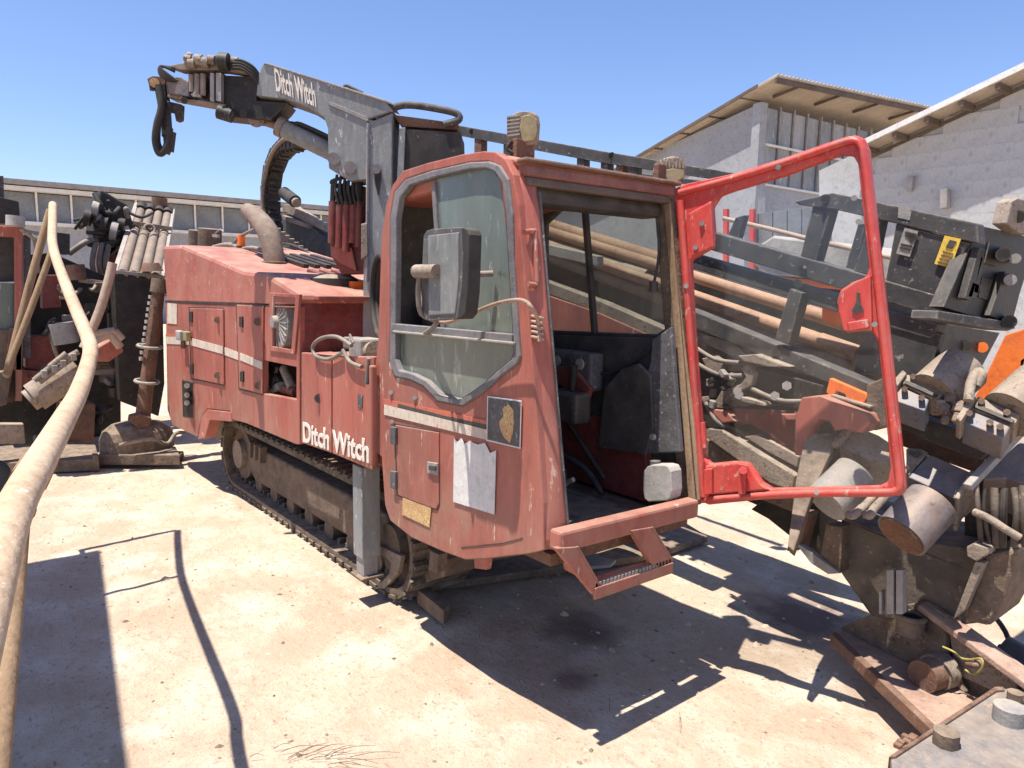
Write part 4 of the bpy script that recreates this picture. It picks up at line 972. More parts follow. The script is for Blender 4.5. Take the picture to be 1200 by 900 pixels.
# rear end of drill frame
RF = YP(3.55)
slab('rear_beam', RF, [(331, 239), (340, 240), (381, 265), (382, 272), (331, 247)], .1, DUSTY, rig, bev=.005)
slab('rear_beam', RF, [(330, 250), (360, 262), (382, 280), (382, 340), (420, 352), (330, 310)], .2, BLACK, rig, bev=.005)
slab('rear_rail', RF, [(330, 252), (358, 262), (362, 268), (332, 258)], .08, DUSTY, rig, off=.05, bev=.003)
for i in range(12):
    p0 = YP(3.2)(328+i*5.2, 279+i*4.2); bar('chain_plate', p0, p0+V(.02, -.02, .11), .05, .025, DUSTY, rig)
for i in range(4): tube('hose', [YP(3.1)(330, 285+i*6), YP(3.0)(350, 290+i*7), YP(3.0)(380, 310+i*6), YP(2.9)(410, 335+i*3)], .014, HOSE if i % 2 else RUBBER, rig)

# ---- inclined drill frame and rack ---------------------------------------------------------------
DY = 3.42; D = YP(DY); D2 = YP(DY+.75)
rack = slab('rack_rail', D, [(538, 147), (700, 176), (862, 203), (862, 214), (700, 190), (538, 159)], .06, BLACK, rig, bev=.004)
for x in (556, 590, 676, 704, 722, 737): 
    t = 150+(x-540)*.172; slab('rack_post', D, [(x, t+8), (x+8, t+9), (x+7, t+60), (x-1, t+60)], .06, RUST if x in (556, 722) else BLACK, rig, off=-.01)
for x in (553, 717): cyl('bolt_hole', D(x, 152+(x-540)*.172, .0), D(x, 152+(x-540)*.172, .006), .022, DARK, rack, n=12)
slab('rack_rail', D2, [(640, 190), (862, 216), (862, 222), (640, 198)], .05, BLACK, rig)
fb_ = slab('upper_beam', D, [(790, 259), (836, 272), (1015, 322), (1110, 350), (1102, 372), (1010, 346), (836, 294), (790, 281)], .08, BLACK, rig, bev=.006)
slab('upper_beam', D, [(790, 291), (812, 298), (985, 347), (1100, 380), (1092, 398), (985, 367), (812, 315), (790, 308)], .10, BLACK, rig, off=-.03, bev=.006)
slab('lower_beam', D, [(790, 356), (812, 364), (910, 404), (1024, 452), (1030, 472), (910, 424), (812, 384), (790, 376)], .10, BLACK, rig, bev=.006)
slab('beam_flange', D, [(812, 387), (860, 402), (884, 424), (872, 424), (812, 396)], .06, CAST, rig, off=-.06, bev=.003)
slab('top_rail', D, [(930, 236), (975, 226), (1145, 262), (1147, 286), (1050, 262), (976, 245), (936, 240)], .08, BLACK, rig, bev=.006)
for pts in ([(953, 240), (974, 243), (956, 306), (938, 300)], [(1021, 256), (1032, 258), (1018, 322), (1000, 318)]):
    slab('upright', D, pts, .08, BLACK, rig, off=-.01, bev=.004)
slab('upright', D, [(926, 338), (940, 343), (924, 404), (908, 398)], .08, BLACK, rig, off=.02, bev=.004)
slab('upright', D2, [(862, 255), (872, 252), (864, 282), (852, 278)], .06, BLACK, rig)
slab('upright', D2, [(1006, 262), (1014, 262), (1000, 320), (990, 316)], .06, BLACK, rig)
slab('gusset', D, [(1016, 391), (1026, 398), (1030, 440), (1000, 436), (1004, 410)], .3, BLACK, rig, off=-.12, bev=.006)
for (x, y) in ((967, 233), (940, 315), (935, 332), (909, 412)): cyl('hole', D(x, y, .0), D(x, y, .012), .022, DARK, fb_, n=14)
for (x, y) in ((941, 314),): cyl('bolt', D(x+2, y-1, .0), D(x+2, y-1, .02), .008, CAST, fb_, n=8)
# front box with labels
fbx = slab('front_plate', D, [(1050, 262), (1134, 284), (1110, 352), (1037, 332)], .05, BLACK, rig, off=-.01, bev=.005)
lab = slab('warning_label', D, [(1060, 267), (1076, 271), (1066, 301), (1050, 297)], .004, CAST, fbx, off=.004, bev=0)
slab('label_print', D, [(1061, 271), (1074, 274), (1073, 279), (1068, 285), (1064, 279), (1060, 276)], .003, DARK, lab, off=.008, bev=0)
slab('label_print', D, [(1056, 285), (1069, 288), (1068, 290), (1055, 287)], .003, DARK, lab, off=.008, bev=0)
slab('label_print', D, [(1055, 289), (1067, 292), (1066, 294), (1054, 291)], .003, DARK, lab, off=.008, bev=0)
yl = slab('yellow_warning_label', D, [(1107, 276), (1126, 280), (1114, 314), (1095, 309)], .004, YELLOW, fbx, off=.004, bev=0)
slab('label_print', D, [(1113, 281), (1121, 283), (1115, 292), (1108, 290)], .003, INTER, yl, off=.008, bev=0)
for k in range(4): slab('label_print', D, [(1105-k*2, 294+k*4), (1117-k*2, 297+k*4), (1116.5-k*2, 298.5+k*4), (1104.5-k*2, 295.5+k*4)], .003, RUST, yl, off=.008, bev=0)
slab('white_marks', D, [(1053, 243), (1060, 241), (1068, 248), (1066, 258), (1052, 255)], .003, CAST, rig, off=.003, bev=0)
# dark front face turning away to the right
FX = XP(D(1140, 280).x)
slab('front_face', FX, [(1148, 264), (1200, 276), (1215, 282), (1195, 345), (1185, 384), (1106, 360)], .06, DARK, rig, off=-.02, bev=.004)
slab('front_flange', FX, [(1100, 364), (1188, 378), (1190, 385), (1180, 388), (1098, 374)], .10, BLACK, rig, off=.03, bev=.004)
slab('front_face_lower', FX, [(1100, 378), (1172, 390), (1135, 460), (1120, 500), (1070, 480), (1080, 430)], .06, DARK, rig, off=-.35, bev=.004)
slab('side_web', D, [(1042, 372), (1104, 392), (1075, 478), (1046, 462)], .05, BLACK, rig, off=-.04, bev=.004)
for pp in ([(1178, 318), (1188, 322), (1170, 374), (1160, 370)], [(1148, 290), (1155, 292), (1138, 352), (1131, 350)], [(1150, 300), (1154, 301), (1146, 345), (1141, 343)], [(1140, 330), (1150, 334), (1144, 350), (1134, 348)]):
    slab('web_plate', FX, pp, .03, DARK, rig, off=.015, bev=.004)
for pp in ([(1160, 284), (1174, 287), (1168, 312), (1154, 308)], [(1152, 325), (1163, 328), (1158, 352), (1147, 348)]):
    slab('plate_recess', FX, pp, .01, DARK, rig, off=-.012, bev=0)
for (x, y, r_, m_) in ((1176, 298, .03, DARK), (1190, 303, .022, CAST), (1184, 328, .025, CAST), (1183, 377, .03, DARK), (1133, 406, .03, DARK), (1151, 407, .03, ORANGE)):
    cyl('boss', FX(x, y, .0 if y < 400 else -.35), FX(x, y, .06 if y < 400 else -.33), r_, m_, rig, n=16, bev=.004)
slab('top_lug', FX, [(1180, 262), (1186, 236), (1194, 232), (1208, 236), (1215, 275), (1195, 273)], .06, DUSTY, rig, off=.03, bev=.006)
cyl('lug_hole', FX(1194, 254, .03), FX(1194, 254, .036), .028, DARK, rig, n=16)
# orange patches of the frame seen between the beams
slab('orange_plate', D, [(963, 358), (982, 363), (983, 382), (968, 378), (963, 374)], .04, ORANGE, rig, off=-.14)
slab('orange_bracket', D, [(972, 443), (1018, 463), (1010, 476), (1003, 470), (996, 478), (990, 462), (980, 458), (976, 466), (968, 460)], .04, ORANGE, rig, off=.03)

# drill pipes lying in the rack: things of their own
pr_ = []
def dpipe(a, b, r_, mt, label, dy=0., loc=None):
    pl = YP(DY+.34+dy); p0, p1 = pl(*a), pl(*b)
    d = (p0-p1).normalized(); p0 = p0+d*2.2
    t = thing('drill_pipe', label, 'drill pipe', tuple(p1), 'drill pipes in the rack of the big rig')
    MB().cyl(p0, p1, r_, r_, 20).done('pipe_body', mt, t)
    MB().cyl(p1-d*.0, p1+d*.22, r_*1.12, r_*1.12, 20).done('pipe_joint', mt, t, bev=.003)
    return t
dpipe((807, 322), (990, 379), .036, PIPE, 'uppermost brown drill pipe between the two black rack beams')
dpipe((809, 346), (1006, 415), .040, PIPE, 'second brown drill pipe down between the black rack beams', -.03)
dpipe((809, 361), (1000, 430), .042, PIPE2, 'pale drill pipe resting just above the lower black rack beam', .02)
dpipe((640, 262), (800, 312), .045, PIPE, 'brown drill pipe seen high through the far cab window', .05)
dpipe((640, 287), (760, 324), .045, PIPE2, 'pale drill pipe seen in the middle of the far cab window', .0)
slab('carriage_beam', D, [(560, 300), (700, 352), (800, 396), (800, 412), (700, 366), (560, 314)], .1, DUSTY, rig, off=-.03, bev=.006)
slab('carriage_beam', D, [(560, 268), (700, 300), (700, 312), (560, 280)], .06, CAST, rig, off=-.05)
slab('red_side_beam', D, [(560, 318), (700, 366), (800, 410), (800, 470), (700, 440), (560, 400)], .1, RED, rig, off=-.02, bev=.006)
MB().prism([D(560, 290, -.5), D(700, 310, -.5), D(700, 440, -.5), D(560, 400, -.5)], V(0, .03, 0)).done('inner_plate', MUD, rig)

slab('dark_gap_sheet', YP(DY+.62), [(630, 262), (800, 312), (1000, 372), (1050, 400), (1050, 480), (1000, 480), (800, 402), (630, 340)], .03, DARK, rig, bev=0)  # dark sheet added behind the pipes to darken the gaps between them
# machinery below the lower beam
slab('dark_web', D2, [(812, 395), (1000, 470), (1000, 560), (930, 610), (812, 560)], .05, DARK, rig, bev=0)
dd_ = [
 ('cover_plate', [(864, 417), (885, 415), (925, 430), (900, 430), (872, 424)], DUSTY, .06, .25),
 ('saddle', [(875, 427), (868, 432), (874, 442), (868, 450), (845, 458), (838, 470), (840, 478), (852, 479), (850, 470), (860, 462), (880, 452), (884, 438)], DUSTY, .04, .3),
 ('motor_end', [(822, 420), (838, 417), (848, 424), (845, 436), (828, 434)], DUSTY, .0, .2),
 ('grimy_plate', [(885, 430), (965, 452), (960, 476), (932, 478), (865, 470), (884, 448)], DARK, .0, .15),
 ('chain_guide', [(868, 465), (894, 472), (896, 476), (868, 470)], DUSTY, .07, .1),
 ('red_beam', [(833, 480), (850, 494), (880, 497), (930, 530), (932, 482), (900, 480), (850, 478)], REDDARK, .0, .12),
 ('red_flange', [(830, 479), (850, 481), (862, 494), (846, 496)], REDTOP, .05, .1),
 ('red_flange', [(914, 485), (932, 485), (932, 492), (922, 492)], REDTOP, .05, .08),
 ('skid_plate', [(826, 502), (845, 504), (870, 520), (932, 558), (930, 562), (928, 575), (900, 565), (826, 512)], DUSTY, .06, .10),
 ('skid_plate', [(872, 512), (885, 509), (905, 518), (936, 535), (934, 548), (900, 530)], DUSTY, .02, .10),
 ('skid_web', [(824, 512), (900, 566), (930, 580), (928, 600), (890, 585), (826, 548)], MUD, .0, .08),
]
for nm, pp, mt_, of_, th_ in dd_: slab(nm, D, pp, th_, mt_, rig, off=of_, bev=.006)
for i in range(16):
    x = random.uniform(822, 860); y = random.uniform(435, 480); p = D(x, y, random.uniform(.0, .08))
    box('fitting', tuple(p), (random.uniform(.02, .05), random.uniform(.03, .06), random.uniform(.015, .04)), random.choice((DUSTY, CAST, DARK)), rig, .004,
        ax=tuple(Matrix.Rotation(random.random()*2, 3, 'Y').transposed()))
for (x, y) in ((922, 452), (908, 464), (864, 458), (866, 463)): cyl('bolt_head', D(x, y, .02), D(x, y, .06), .025, CAST, rig, n=6)
for (a, b) in (((815, 425), (870, 440)), ((812, 405), (866, 425)), ((880, 455), (950, 470)), ((826, 470), (850, 500))):
    tube('hose', [D(*a, .02), lin(D(*a, .05), D(*b, .05), .5)+V(0, 0, -.03), D(*b, .03)], .012, HOSE, rig)
# low steel members on the ground beyond the door
slab('frame_foot', YP(DY+.2), [(895, 585), (960, 590), (960, 660), (940, 640), (900, 608), (880, 597)], .2, DARK, rig, bev=.004)

# ---- vise at the front, rolled about the frame axis -----------------------------------------------
AX = V(1, 0, -.25).normalized(); WV = V(0, .77, .64).normalized(); NV = AX.cross(WV).normalized(); WV = NV.cross(AX).normalized()
VO = YP(DY+.05)(1100, 560)
P_ = plane(VO, NV)
def vb_box(name, pts, th, mt, off=0., bev=.006): return slab(name, P_, pts, th, mt, rig, off=off, bev=bev)
slab('red_vise_bracket', D, [(939, 466), (960, 464), (1014, 486), (1020, 497), (1010, 508), (990, 503), (978, 505), (972, 494), (960, 492), (950, 500), (945, 514), (940, 535), (931, 533), (932, 490)], .12, RED, rig, off=.13, bev=.006)
slab('bracket_bore', D, [(945, 514), (950, 500), (960, 492), (972, 494), (978, 505), (976, 520), (945, 520)], .02, DARK, rig, off=.03, bev=0)
vb_box('brown_wear_plate', [(944, 508), (978, 507), (974, 530), (955, 570), (945, 600), (930, 646), (923, 640), (933, 560)], .05, MUD, .08)
vb_box('vise_block', [(990, 512), (1010, 502), (1030, 510), (1045, 520), (1045, 542), (1020, 540), (983, 522)], .18, DUSTY, .05)
bar('vise_bar', P_(978, 523, .1), P_(1002, 495, .1), .03, .03, DUSTY, rig)
cyl('vise_cylinder', P_(1003, 556, .03), P_(968, 590, .03), .10, CAST, rig, bev=.01, n=28)
vb_box('vise_block', [(1089, 532), (1137, 553), (1120, 585), (1064, 559)], .14, STEEL, .07)
vb_box('vise_plate', [(1062, 525), (1080, 526), (1088, 530), (1065, 557), (1062, 550)], .25, DUSTY, .07)
vb_box('vise_collar', [(1137, 551), (1150, 550), (1147, 556), (1130, 570), (1124, 585), (1118, 583)], .25, DUSTY, .09)
bar('clamp_bar', P_(1134, 571, .14), P_(1198, 503, .14), .035, .03, CAST, rig)
vb_box('vise_block', [(1152, 562), (1196, 505), (1260, 520), (1260, 590), (1206, 570), (1180, 560)], .25, STEEL, .04)
c4 = cyl('vise_cylinder', P_(1092, 590, .04), P_(1056, 628, .04), .108, STEEL, rig, bev=.012, n=32)
MB().cyl(P_(1056, 628, .04), P_(1055, 629, .04), .098, .098, 28).done('cylinder_end', RUST, c4)
for (x, y) in ((1040, 636), (1053, 638)): pass
for k in (0, 14): tube('hydraulic_pipe', [P_(1024+k, 582, .12), P_(1010+k, 596, .14), P_(1000+k*1.4, 604, .15), P_(994+k*1.5, 603, .14)], .018, DUSTY, rig)
# upper pair
vb2o = VO+NV*.32+WV*.05; Q = plane(vb2o, NV)
def q_box(name, pts, th, mt, off=0., bev=.006): return slab(name, Q, pts, th, mt, rig, off=off, bev=bev)
q_box('vise_block', [(1052, 451), (1089, 468), (1084, 482), (1050, 470)], .14, STEEL, .04)
q_box('vise_block', [(1063, 438), (1100, 455), (1112, 454), (1102, 466), (1092, 466), (1057, 449)], .12, DUSTY, .05)
q_box('vise_plate', [(1046, 446), (1058, 433), (1063, 437), (1052, 452)], .12, DUSTY, .07)
cyl('vise_cylinder', Q(1094, 462, .02), Q(1128, 432, .02), .108, DUSTY, rig, bev=.014, n=30)
q_box('vise_block', [(1140, 480), (1186, 497), (1176, 514), (1128, 494)], .14, STEEL, .04)
q_box('vise_block', [(1146, 464), (1196, 486), (1190, 496), (1138, 478)], .12, DUSTY, .05)
q_box('vise_plate', [(1138, 463), (1145, 465), (1126, 494), (1120, 490)], .12, DUSTY, .08)
cyl('vise_cylinder', Q(1184, 486, .02), Q(1222, 452, .02), .112, DUSTY, rig, bev=.014, n=30)
for i in range(22):
    p = Q(random.gauss(1116, 9), random.gauss(480, 9), random.uniform(.0, .06))
    box('dirt_lump', tuple(p), (random.uniform(.02, .05),)*3, random.choice((DUSTY, MUD)), rig, .006, ax=tuple(Matrix.Rotation(random.random()*2, 3, 'X').transposed()))
q_box('slot', [(1060, 446), (1064, 446), (1099, 462), (1096, 465), (1060, 449)], .01, DARK, .062, 0)
q_box('slot', [(1142, 473), (1145, 473), (1189, 492), (1186, 495), (1142, 477)], .01, DARK, .062, 0)
for (x, y) in ((1060, 456), (1080, 466), (1136, 484), (1160, 495), (1172, 500), (1150, 470), (1180, 483), (1070, 441)): cyl('bolt', Q(x, y, .05), Q(x, y, .08), .014, MUD, rig, n=6)
for (x, y) in ((1068, 530), (1074, 534), (1064, 548), (1078, 531)): cyl('bolt', P_(x, y, .07), P_(x, y, .09), .012, DARK, rig, n=6)
tube('ring_handle', [Q(1135, 470, .1), Q(1138, 448, .12), Q(1146, 436, .12), Q(1150, 440, .12), Q(1144, 452, .1)], .02, DUSTY, rig)
slab('dark_core', YP(DY+.25), [(1048, 465), (1090, 480), (1175, 512), (1160, 560), (1090, 535), (1050, 520)], .4, RUST, rig, off=0, bev=.01)
slab('rust_plate', D, [(1052, 478), (1085, 492), (1170, 520), (1150, 540), (1095, 520), (1052, 500)], .1, DARK, rig, off=.0, bev=.006)
slab('stack_plate', D, [(1015, 452), (1040, 440), (1044, 460), (1040, 500), (1024, 505), (1015, 475)], .12, MUD, rig, off=.03, bev=.006)
for k in range(3): bar('guide_strip', D(955+k*10, 465-k*1, .04), D(1010+k*6, 487-k*5, .04), .04, .012, DUSTY, rig)
# big dark frame box under the vise
ub = slab('front_frame_box', YP(DY+.08), [(985, 605), (1040, 628), (1180, 650), (1192, 640), (1176, 690), (1150, 730), (1110, 735), (1020, 722), (985, 672)], .5, DBOX, rig, bev=.012)
slab('frame_leg', YP(DY), [(932, 600), (948, 602), (936, 645), (922, 646)], .10, RUST, rig, bev=.004)
slab('frame_leg', YP(DY), [(968, 614), (987, 618), (985, 672), (962, 650)], .10, MUD, rig, bev=.004)
slab('frame_brace', YP(DY-.02), [(932, 637), (940, 640), (985, 672), (970, 673), (950, 660)], .04, CAST, rig, bev=.004)
slab('side_tank', YP(DY-.02), [(1150, 650), (1195, 642), (1178, 700), (1160, 735), (1128, 728)], .35, MUD, rig, bev=.02)
slab('brown_strut', YP(DY-.08), [(1143, 658), (1154, 660), (1130, 716), (1117, 726)], .05, DUSTY, rig, bev=.004)
slab('clamp', YP(DY-.1), [(1132, 641), (1140, 637), (1160, 643), (1158, 650), (1144, 658), (1133, 652)], .08, DUSTY, rig, bev=.006)
for (x, w_) in ((1030, 3), (1039, 8), (1050, 8)): slab('anchor_rod', YP(DY-.12), [(x, 668+(8-w_)*5), (x+w_, 668+(8-w_)*5), (x+w_, 720), (x, 720)], .04, CAST, rig, bev=.003)
# piping at far right
for i in range(6):
    x = 1144+i*11; tube('grimy_hose', [D(x, 572+random.uniform(-4, 4), .06), D(x+random.uniform(-4, 4), 600, .08), D(x+random.uniform(-6, 6), 640, .04)], random.uniform(.008, .018), random.choice((DBOX, DARK, DBOX)), rig)
tube('light_hose', [D(1142, 600, .1), D(1160, 608, .12), D(1178, 620, .12), D(1195, 630, .1)], .016, DUSTY, rig)
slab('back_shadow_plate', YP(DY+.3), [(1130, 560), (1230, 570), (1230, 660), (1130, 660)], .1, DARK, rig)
cyl('low_roller', V(-1.05, DY+.3, .22), V(-.6, DY+.3, .1), .14, DARK, rig)
tube('dark_cable', [ZP(.3)(1160, 715), ZP(.3)(1178, 740), ZP(.25)(1186, 765)], .012, RUBBER, rig)

# ---- stake-down plate in the corner -----------------------------------------------------------------
Z2 = ZP(.17)
sp_ = slab('stakedown_plate', Z2, [(975, 743), (985, 736), (1060, 772), (1132, 812), (1165, 826), (1112, 856), (1091, 852)], .04, REDTOPD, rig, bev=.006)
slab('plate_rim', Z2, [(973, 742), (980, 740), (1097, 850), (1091, 854)], .06, RUST, rig, off=.012, bev=.005)
wa, wb = Z2(985, 737), Z2(1150, 822); wn = (wb-wa).cross(V(0, 0, 1))
W_ = plane(wa, wn)
slab('web', W_, [(984, 740), (986, 734), (1040, 712), (1084, 705), (1108, 722), (1108, 770), (1130, 812), (1060, 776)], .035, MUD, rig, bev=.006)
slab('outer_web', W_, [(1100, 722), (1200, 800), (1240, 830), (1240, 880), (1165, 830), (1125, 808), (1104, 775)], .03, MUD, rig, off=-.06, bev=.006)
slab('upper_gusset', W_, [(1112, 742), (1122, 745), (1190, 795), (1190, 822), (1120, 790)], .02, DUSTY, rig, off=-.03, bev=.004)
bar('web_flange', W_(1084, 709, -.02), W_(1225, 812, -.02), .11, .03, REDTOPD, rig, bev=.006)
bar('web_flange', W_(1086, 714, -.03), W_(1106, 730, -.03), .05, .05, MUD, rig, bev=.006)
bar('side_channel', W_(1180, 758, -.35), W_(1230, 800, -.3), .12, .05, DUSTY, rig, bev=.006)
for x in range(1000, 1080, 9): box('weld_lump', tuple(W_(x, 742+(x-1000)*.1+random.uniform(-8, 8), .002)), (.018, .018, .012), MUD if x % 2 else DUSTY, rig, .004)
bp0 = W_(1066, 742, .06)
sock = MB(); sock.ring(bp0+V(0, 0, .08), (0, 0, 1), .055, .014, 20, 6); sock.cyl(bp0, bp0+V(0, 0, .08), .06, .06, 20, False); sock.done('pin_socket', MUD, rig)
cyl('socket_core', bp0, bp0+V(0, 0, .05), .045, RUST, rig, n=16)
kn = W_(1103, 786, .02); wnn = W_.n
cyl('rusty_knob', kn, kn+wnn*.13, .07, RUST, rig, bev=.01)
cyl('knob_collar', kn-wnn*.02, kn+wnn*.05, .08, DUSTY, rig, bev=.006)
kn = kn+V(0, 0, -.06)
tube('yellow_cord', [W_(1105, 758, .10), W_(1118, 764, .10), W_(1126, 771, .06), W_(1138, 773, .06), W_(1150, 772, .08), W_(1151, 782, .08), W_(1142, 790, .06), W_(1131, 785, .06)], .0045, YROPE, rig)
tube('cord_knot', [W_(1134, 778, .05), W_(1144, 780, .07), W_(1148, 776, .05), W_(1140, 774, .06)], .012, RUST, rig)
Z3 = ZP(.30)
np_ = slab('near_anchor_plate', Z3, [(1043, 884), (1168, 806), (1178, 806), (1290, 850), (1290, 980), (1100, 980), (1050, 940)], .08, NEARP, rig, bev=.008)
slab('plate_edge', ZP(.31), [(1041, 886), (1166, 804), (1176, 804), (1178, 808), (1168, 809), (1050, 886)], .08, RUST, rig, bev=.005)
for (x, y, r_, h_) in ((1108, 872, .045, .05), (1182, 845, .055, .06), (1189, 822, .03, .04)):
    p = Z3(x, y); cyl('bolt_head', p, p+V(0, 0, h_), r_, MUD if r_ < .05 else CAST, np_, n=8 if r_ < .05 else 20, bev=.006)
for i in range(8):
    p = Z2(1062+random.uniform(-10, 14), 868+random.uniform(-6, 8), -.06); box('rust_lump', tuple(p), (.03, .025, .02), RUST, rig, .005)
# ---- steel plate and scrap under the cab
gp0 = ZP(.06)
spl = slab('scrap_plate', gp0, [(486, 688), (600, 672), (760, 650), (830, 628), (800, 610), (660, 640), (500, 672)], .05, MUD, None, bev=.01); tag(spl, 'mud caked steel plate lying flat on the sand under the cab', 'steel plate')
sq = slab('scrap_beam', ZP(.10), [(488, 690), (500, 684), (528, 708), (520, 716)], .09, MUD, None, bev=.01); tag(sq, 'short broken beam end sticking out of the shade beside the front of the track', 'beam')
sq = slab('torn_sheet', ZP(.12), [(676, 640), (690, 642), (704, 652), (722, 656), (715, 662), (690, 664), (680, 655)], .02, CAST, None, bev=.002); tag(sq, 'pale torn sheet on the ground seen through the cab step', 'sheet')

# ---- things in and on the cab
jp = V(-2.27, FAR-.17, .92)
jug = thing('plastic_jug', 'cloudy white plastic jug standing inside the cab by the door sill', 'jug', tuple(jp))
JP = YP(FAR-.22)
slab('jug_body', JP, [(754, 552), (758, 547), (763, 545), (776, 545), (783, 547), (786, 553), (787, 575), (785, 584), (781, 587), (760, 588), (755, 584), (753, 575)], .08, JUG, jug, bev=.01)
cyl('jug_cap', JP(768, 546, -.05), JP(768, 540, -.05), .025, INTGREY, jug)
C1 = YP(NEAR-.10)
cb = thing('brown_cable', 'thin brown cable looped from the mirror arm to the cab door pillar', 'cable', tuple(C1(560, 365)))
tube('cable', [C1(492, 322, .05), C1(492, 345, .08), C1(500, 370, .06), C1(520, 378, .0), C1(545, 371), C1(575, 358), C1(600, 352), C1(615, 353), C1(624, 362), FP(630, 375, .03), FP(632, 400, .03)], .008, CABLE, cb, smooth=6)
for y in (372, 378, 384, 390, 396): MB().ring(FP(630, y, .01), (.1, .2, 1), .022, .007, 14, 6).done('wrapped_turn', CABLE, cb)

# ================================================================== LEFT BACKGROUND: SECOND RIG
r2 = thing('second_drilling_rig', 'red and black drilling rig with four pale pipes in an upright rack, left background', 'drilling rig', (-9.5, 1.2, 0))
A9 = XP(-9.0); B9 = XP(-9.6)
def A_pt(x, y, back=0.): return A9(x, y, -back)
# rack: near end frame and far (upper) end
nl, nr = A9(135, 320), A9(190, 326)
fl, fr_ = XP(-11.2)(160, 240), XP(-11.2)(203, 247)
slab('rack_box', A9, [(133, 318), (190, 323), (193, 450), (186, 488), (140, 470), (136, 400)], .5, DARK, r2, bev=.01)
slab('rack_box_edge', A9, [(132, 316), (191, 322), (191, 326), (132, 320)], .08, CAST, r2, off=.03, bev=.004)
bar('rack_side', nl, fl, .05, .06, CAST, r2); bar('rack_side', nr, fr_, .05, .06, CAST, r2); bar('rack_top', fl, fr_, .06, .06, CAST, r2)
ml, mr = lin(nl, fl, .62), lin(nr, fr_, .62); bar('rack_crossbar', ml+V(.1, 0, .05), mr+V(.1, 0, .05), .05, .05, DUSTY, r2)
back = MB().hexa([p+V(-.12, 0, -.12) for p in (nl, nr, fr_, fl)]+[p+V(-.1, 0, -.08) for p in (nl, nr, fr_, fl)]).done('rack_back', DARK, r2)
lab4 = ['leftmost of the four pale drill pipes in the upright rack', 'second from the left of the four pale drill pipes in the upright rack', 'third from the left of the four pale drill pipes in the upright rack', 'rightmost of the four pale drill pipes in the upright rack']
for i in range(4):
    t = (i+.62)/4.2; p0 = lin(nl, nr, t); p1 = lin(fl, fr_, t)
    th = thing('drill_pipe', lab4[i], 'drill pipe', tuple(p0), 'drill pipes in the upright rack')
    MB().cyl(p0, lin(p0, p1, .90), .056, .052, 16).done('pipe_body', PIPE3, th)
    MB().cyl(lin(p0, p1, .55), lin(p0, p1, .60), .06, .06, 16).done('pipe_joint', PIPE3, th, bev=.004)
    cyl('pipe_clip', lin(p0, p1, .92), lin(p0, p1, .99), .07, DARK, r2)
cyl('lamp', XP(-11.2)(187, 242), XP(-11.2)(187, 232), .10, RUST, r2); cyl('lamp', A9(178, 318, .1), A9(177, 308, .1), .12, RUST, r2, r1=.08)
MB().ring(lin(ml, mr, .42)+V(.16, 0, .0), (1, 0, .3), .06, .018, 18, 6).done('ring', DUSTY, r2)
# black tangled head
HB = XP(-10.2)
hx = slab('rig_head', HB, [(118, 222), (126, 226), (150, 240), (156, 262), (150, 290), (140, 300), (120, 296), (110, 272), (106, 250), (114, 236)], .5, DARK, r2, bev=.02)
for i in range(26):
    x, y = random.uniform(106, 150), random.uniform(232, 290); x2, y2 = x+random.gauss(0, 14), y+random.gauss(0, 12)
    tube('hose', [HB(x, y, .06), HB((x+x2)/2+random.gauss(0, 4), (y+y2)/2+random.gauss(0, 4), .14), HB(x2, y2, .06)], random.uniform(.015, .035), random.choice((DARK, RUBBER, HOSE, RUBBER)), hx, n=7)
for (x, y, r_) in ((103, 254, .10), (112, 244, .09), (122, 262, .10), (134, 270, .12), (142, 262, .08)): cyl('fitting', HB(x-4, y, .1), HB(x+4, y+2, .12), r_, random.choice((DARK, CAST)), hx, n=12)
slab('pale_plate', HB, [(128, 270), (150, 264), (152, 268), (130, 274)], .05, CAST, hx, off=.12)
slab('lower_mast', HB, [(116, 286), (138, 290), (136, 335), (118, 330)], .3, REDDARK, r2)
for x in (112, 120, 128): tube('hose', [HB(x, 285, .1), HB(x-4, 310, .14), HB(x+2, 335, .1), HB(x-6, 352, .1)], .03, HOSE, r2)
# red cab at the left edge
CX = XP(-9.2)
slab('cab_frame', CX, [(-60, 262), (24, 265), (27, 272), (26, 470), (18, 470), (17, 278), (-60, 275)], .08, RED, r2, bev=.01)
slab('cab_roof_box', CX, [(-60, 230), (0, 231), (22, 236), (24, 262), (-60, 262)], .8, DARK, r2, off=-.1, bev=.01)
slab('roof_slats', CX, [(-60, 206), (4, 206), (5, 232), (-60, 232)], .3, BLACK, r2, off=-.2)
slab('cab_interior', CX, [(-60, 275), (17, 278), (17, 330), (-60, 332)], .1, INTER, r2, off=-.3)
slab('cab_glass', CX, [(-60, 330), (17, 332), (17, 390), (-60, 390)], .02, GREEN, r2, off=-.2)
slab('cab_lower', CX, [(-60, 388), (18, 386), (20, 470), (-60, 480)], .3, MUD, r2, off=-.1)
cyl('lamp', CX(18, 265, .1), CX(18, 253, .1), .085, JUG, r2, bev=.01)
tube('hose', [CX(24, 268, .1), CX(36, 276, .1), CX(42, 285, .1), CX(44, 320, .1)], .025, DUSTY, r2)
slab('grey_pillar', CX, [(28, 275), (36, 276), (36, 420), (28, 420)], .2, INTGREY, r2, off=-.1)
slab('red_bar', CX, [(27, 268), (50, 272), (50, 276), (27, 273)], .1, CAST, r2)
BX = XP(-9.4)
slab('dark_body', BX, [(20, 300), (60, 296), (140, 330), (142, 520), (-60, 530), (-60, 470), (20, 430)], .3, DARK, r2, off=-.5)
slab('dark_box', BX, [(64, 272), (82, 274), (82, 298), (66, 297)], .3, DARK, r2)
slab('engine_cover', BX, [(30, 395), (68, 392), (68, 430), (56, 436), (30, 432)], .25, REDDARK, r2, bev=.01)
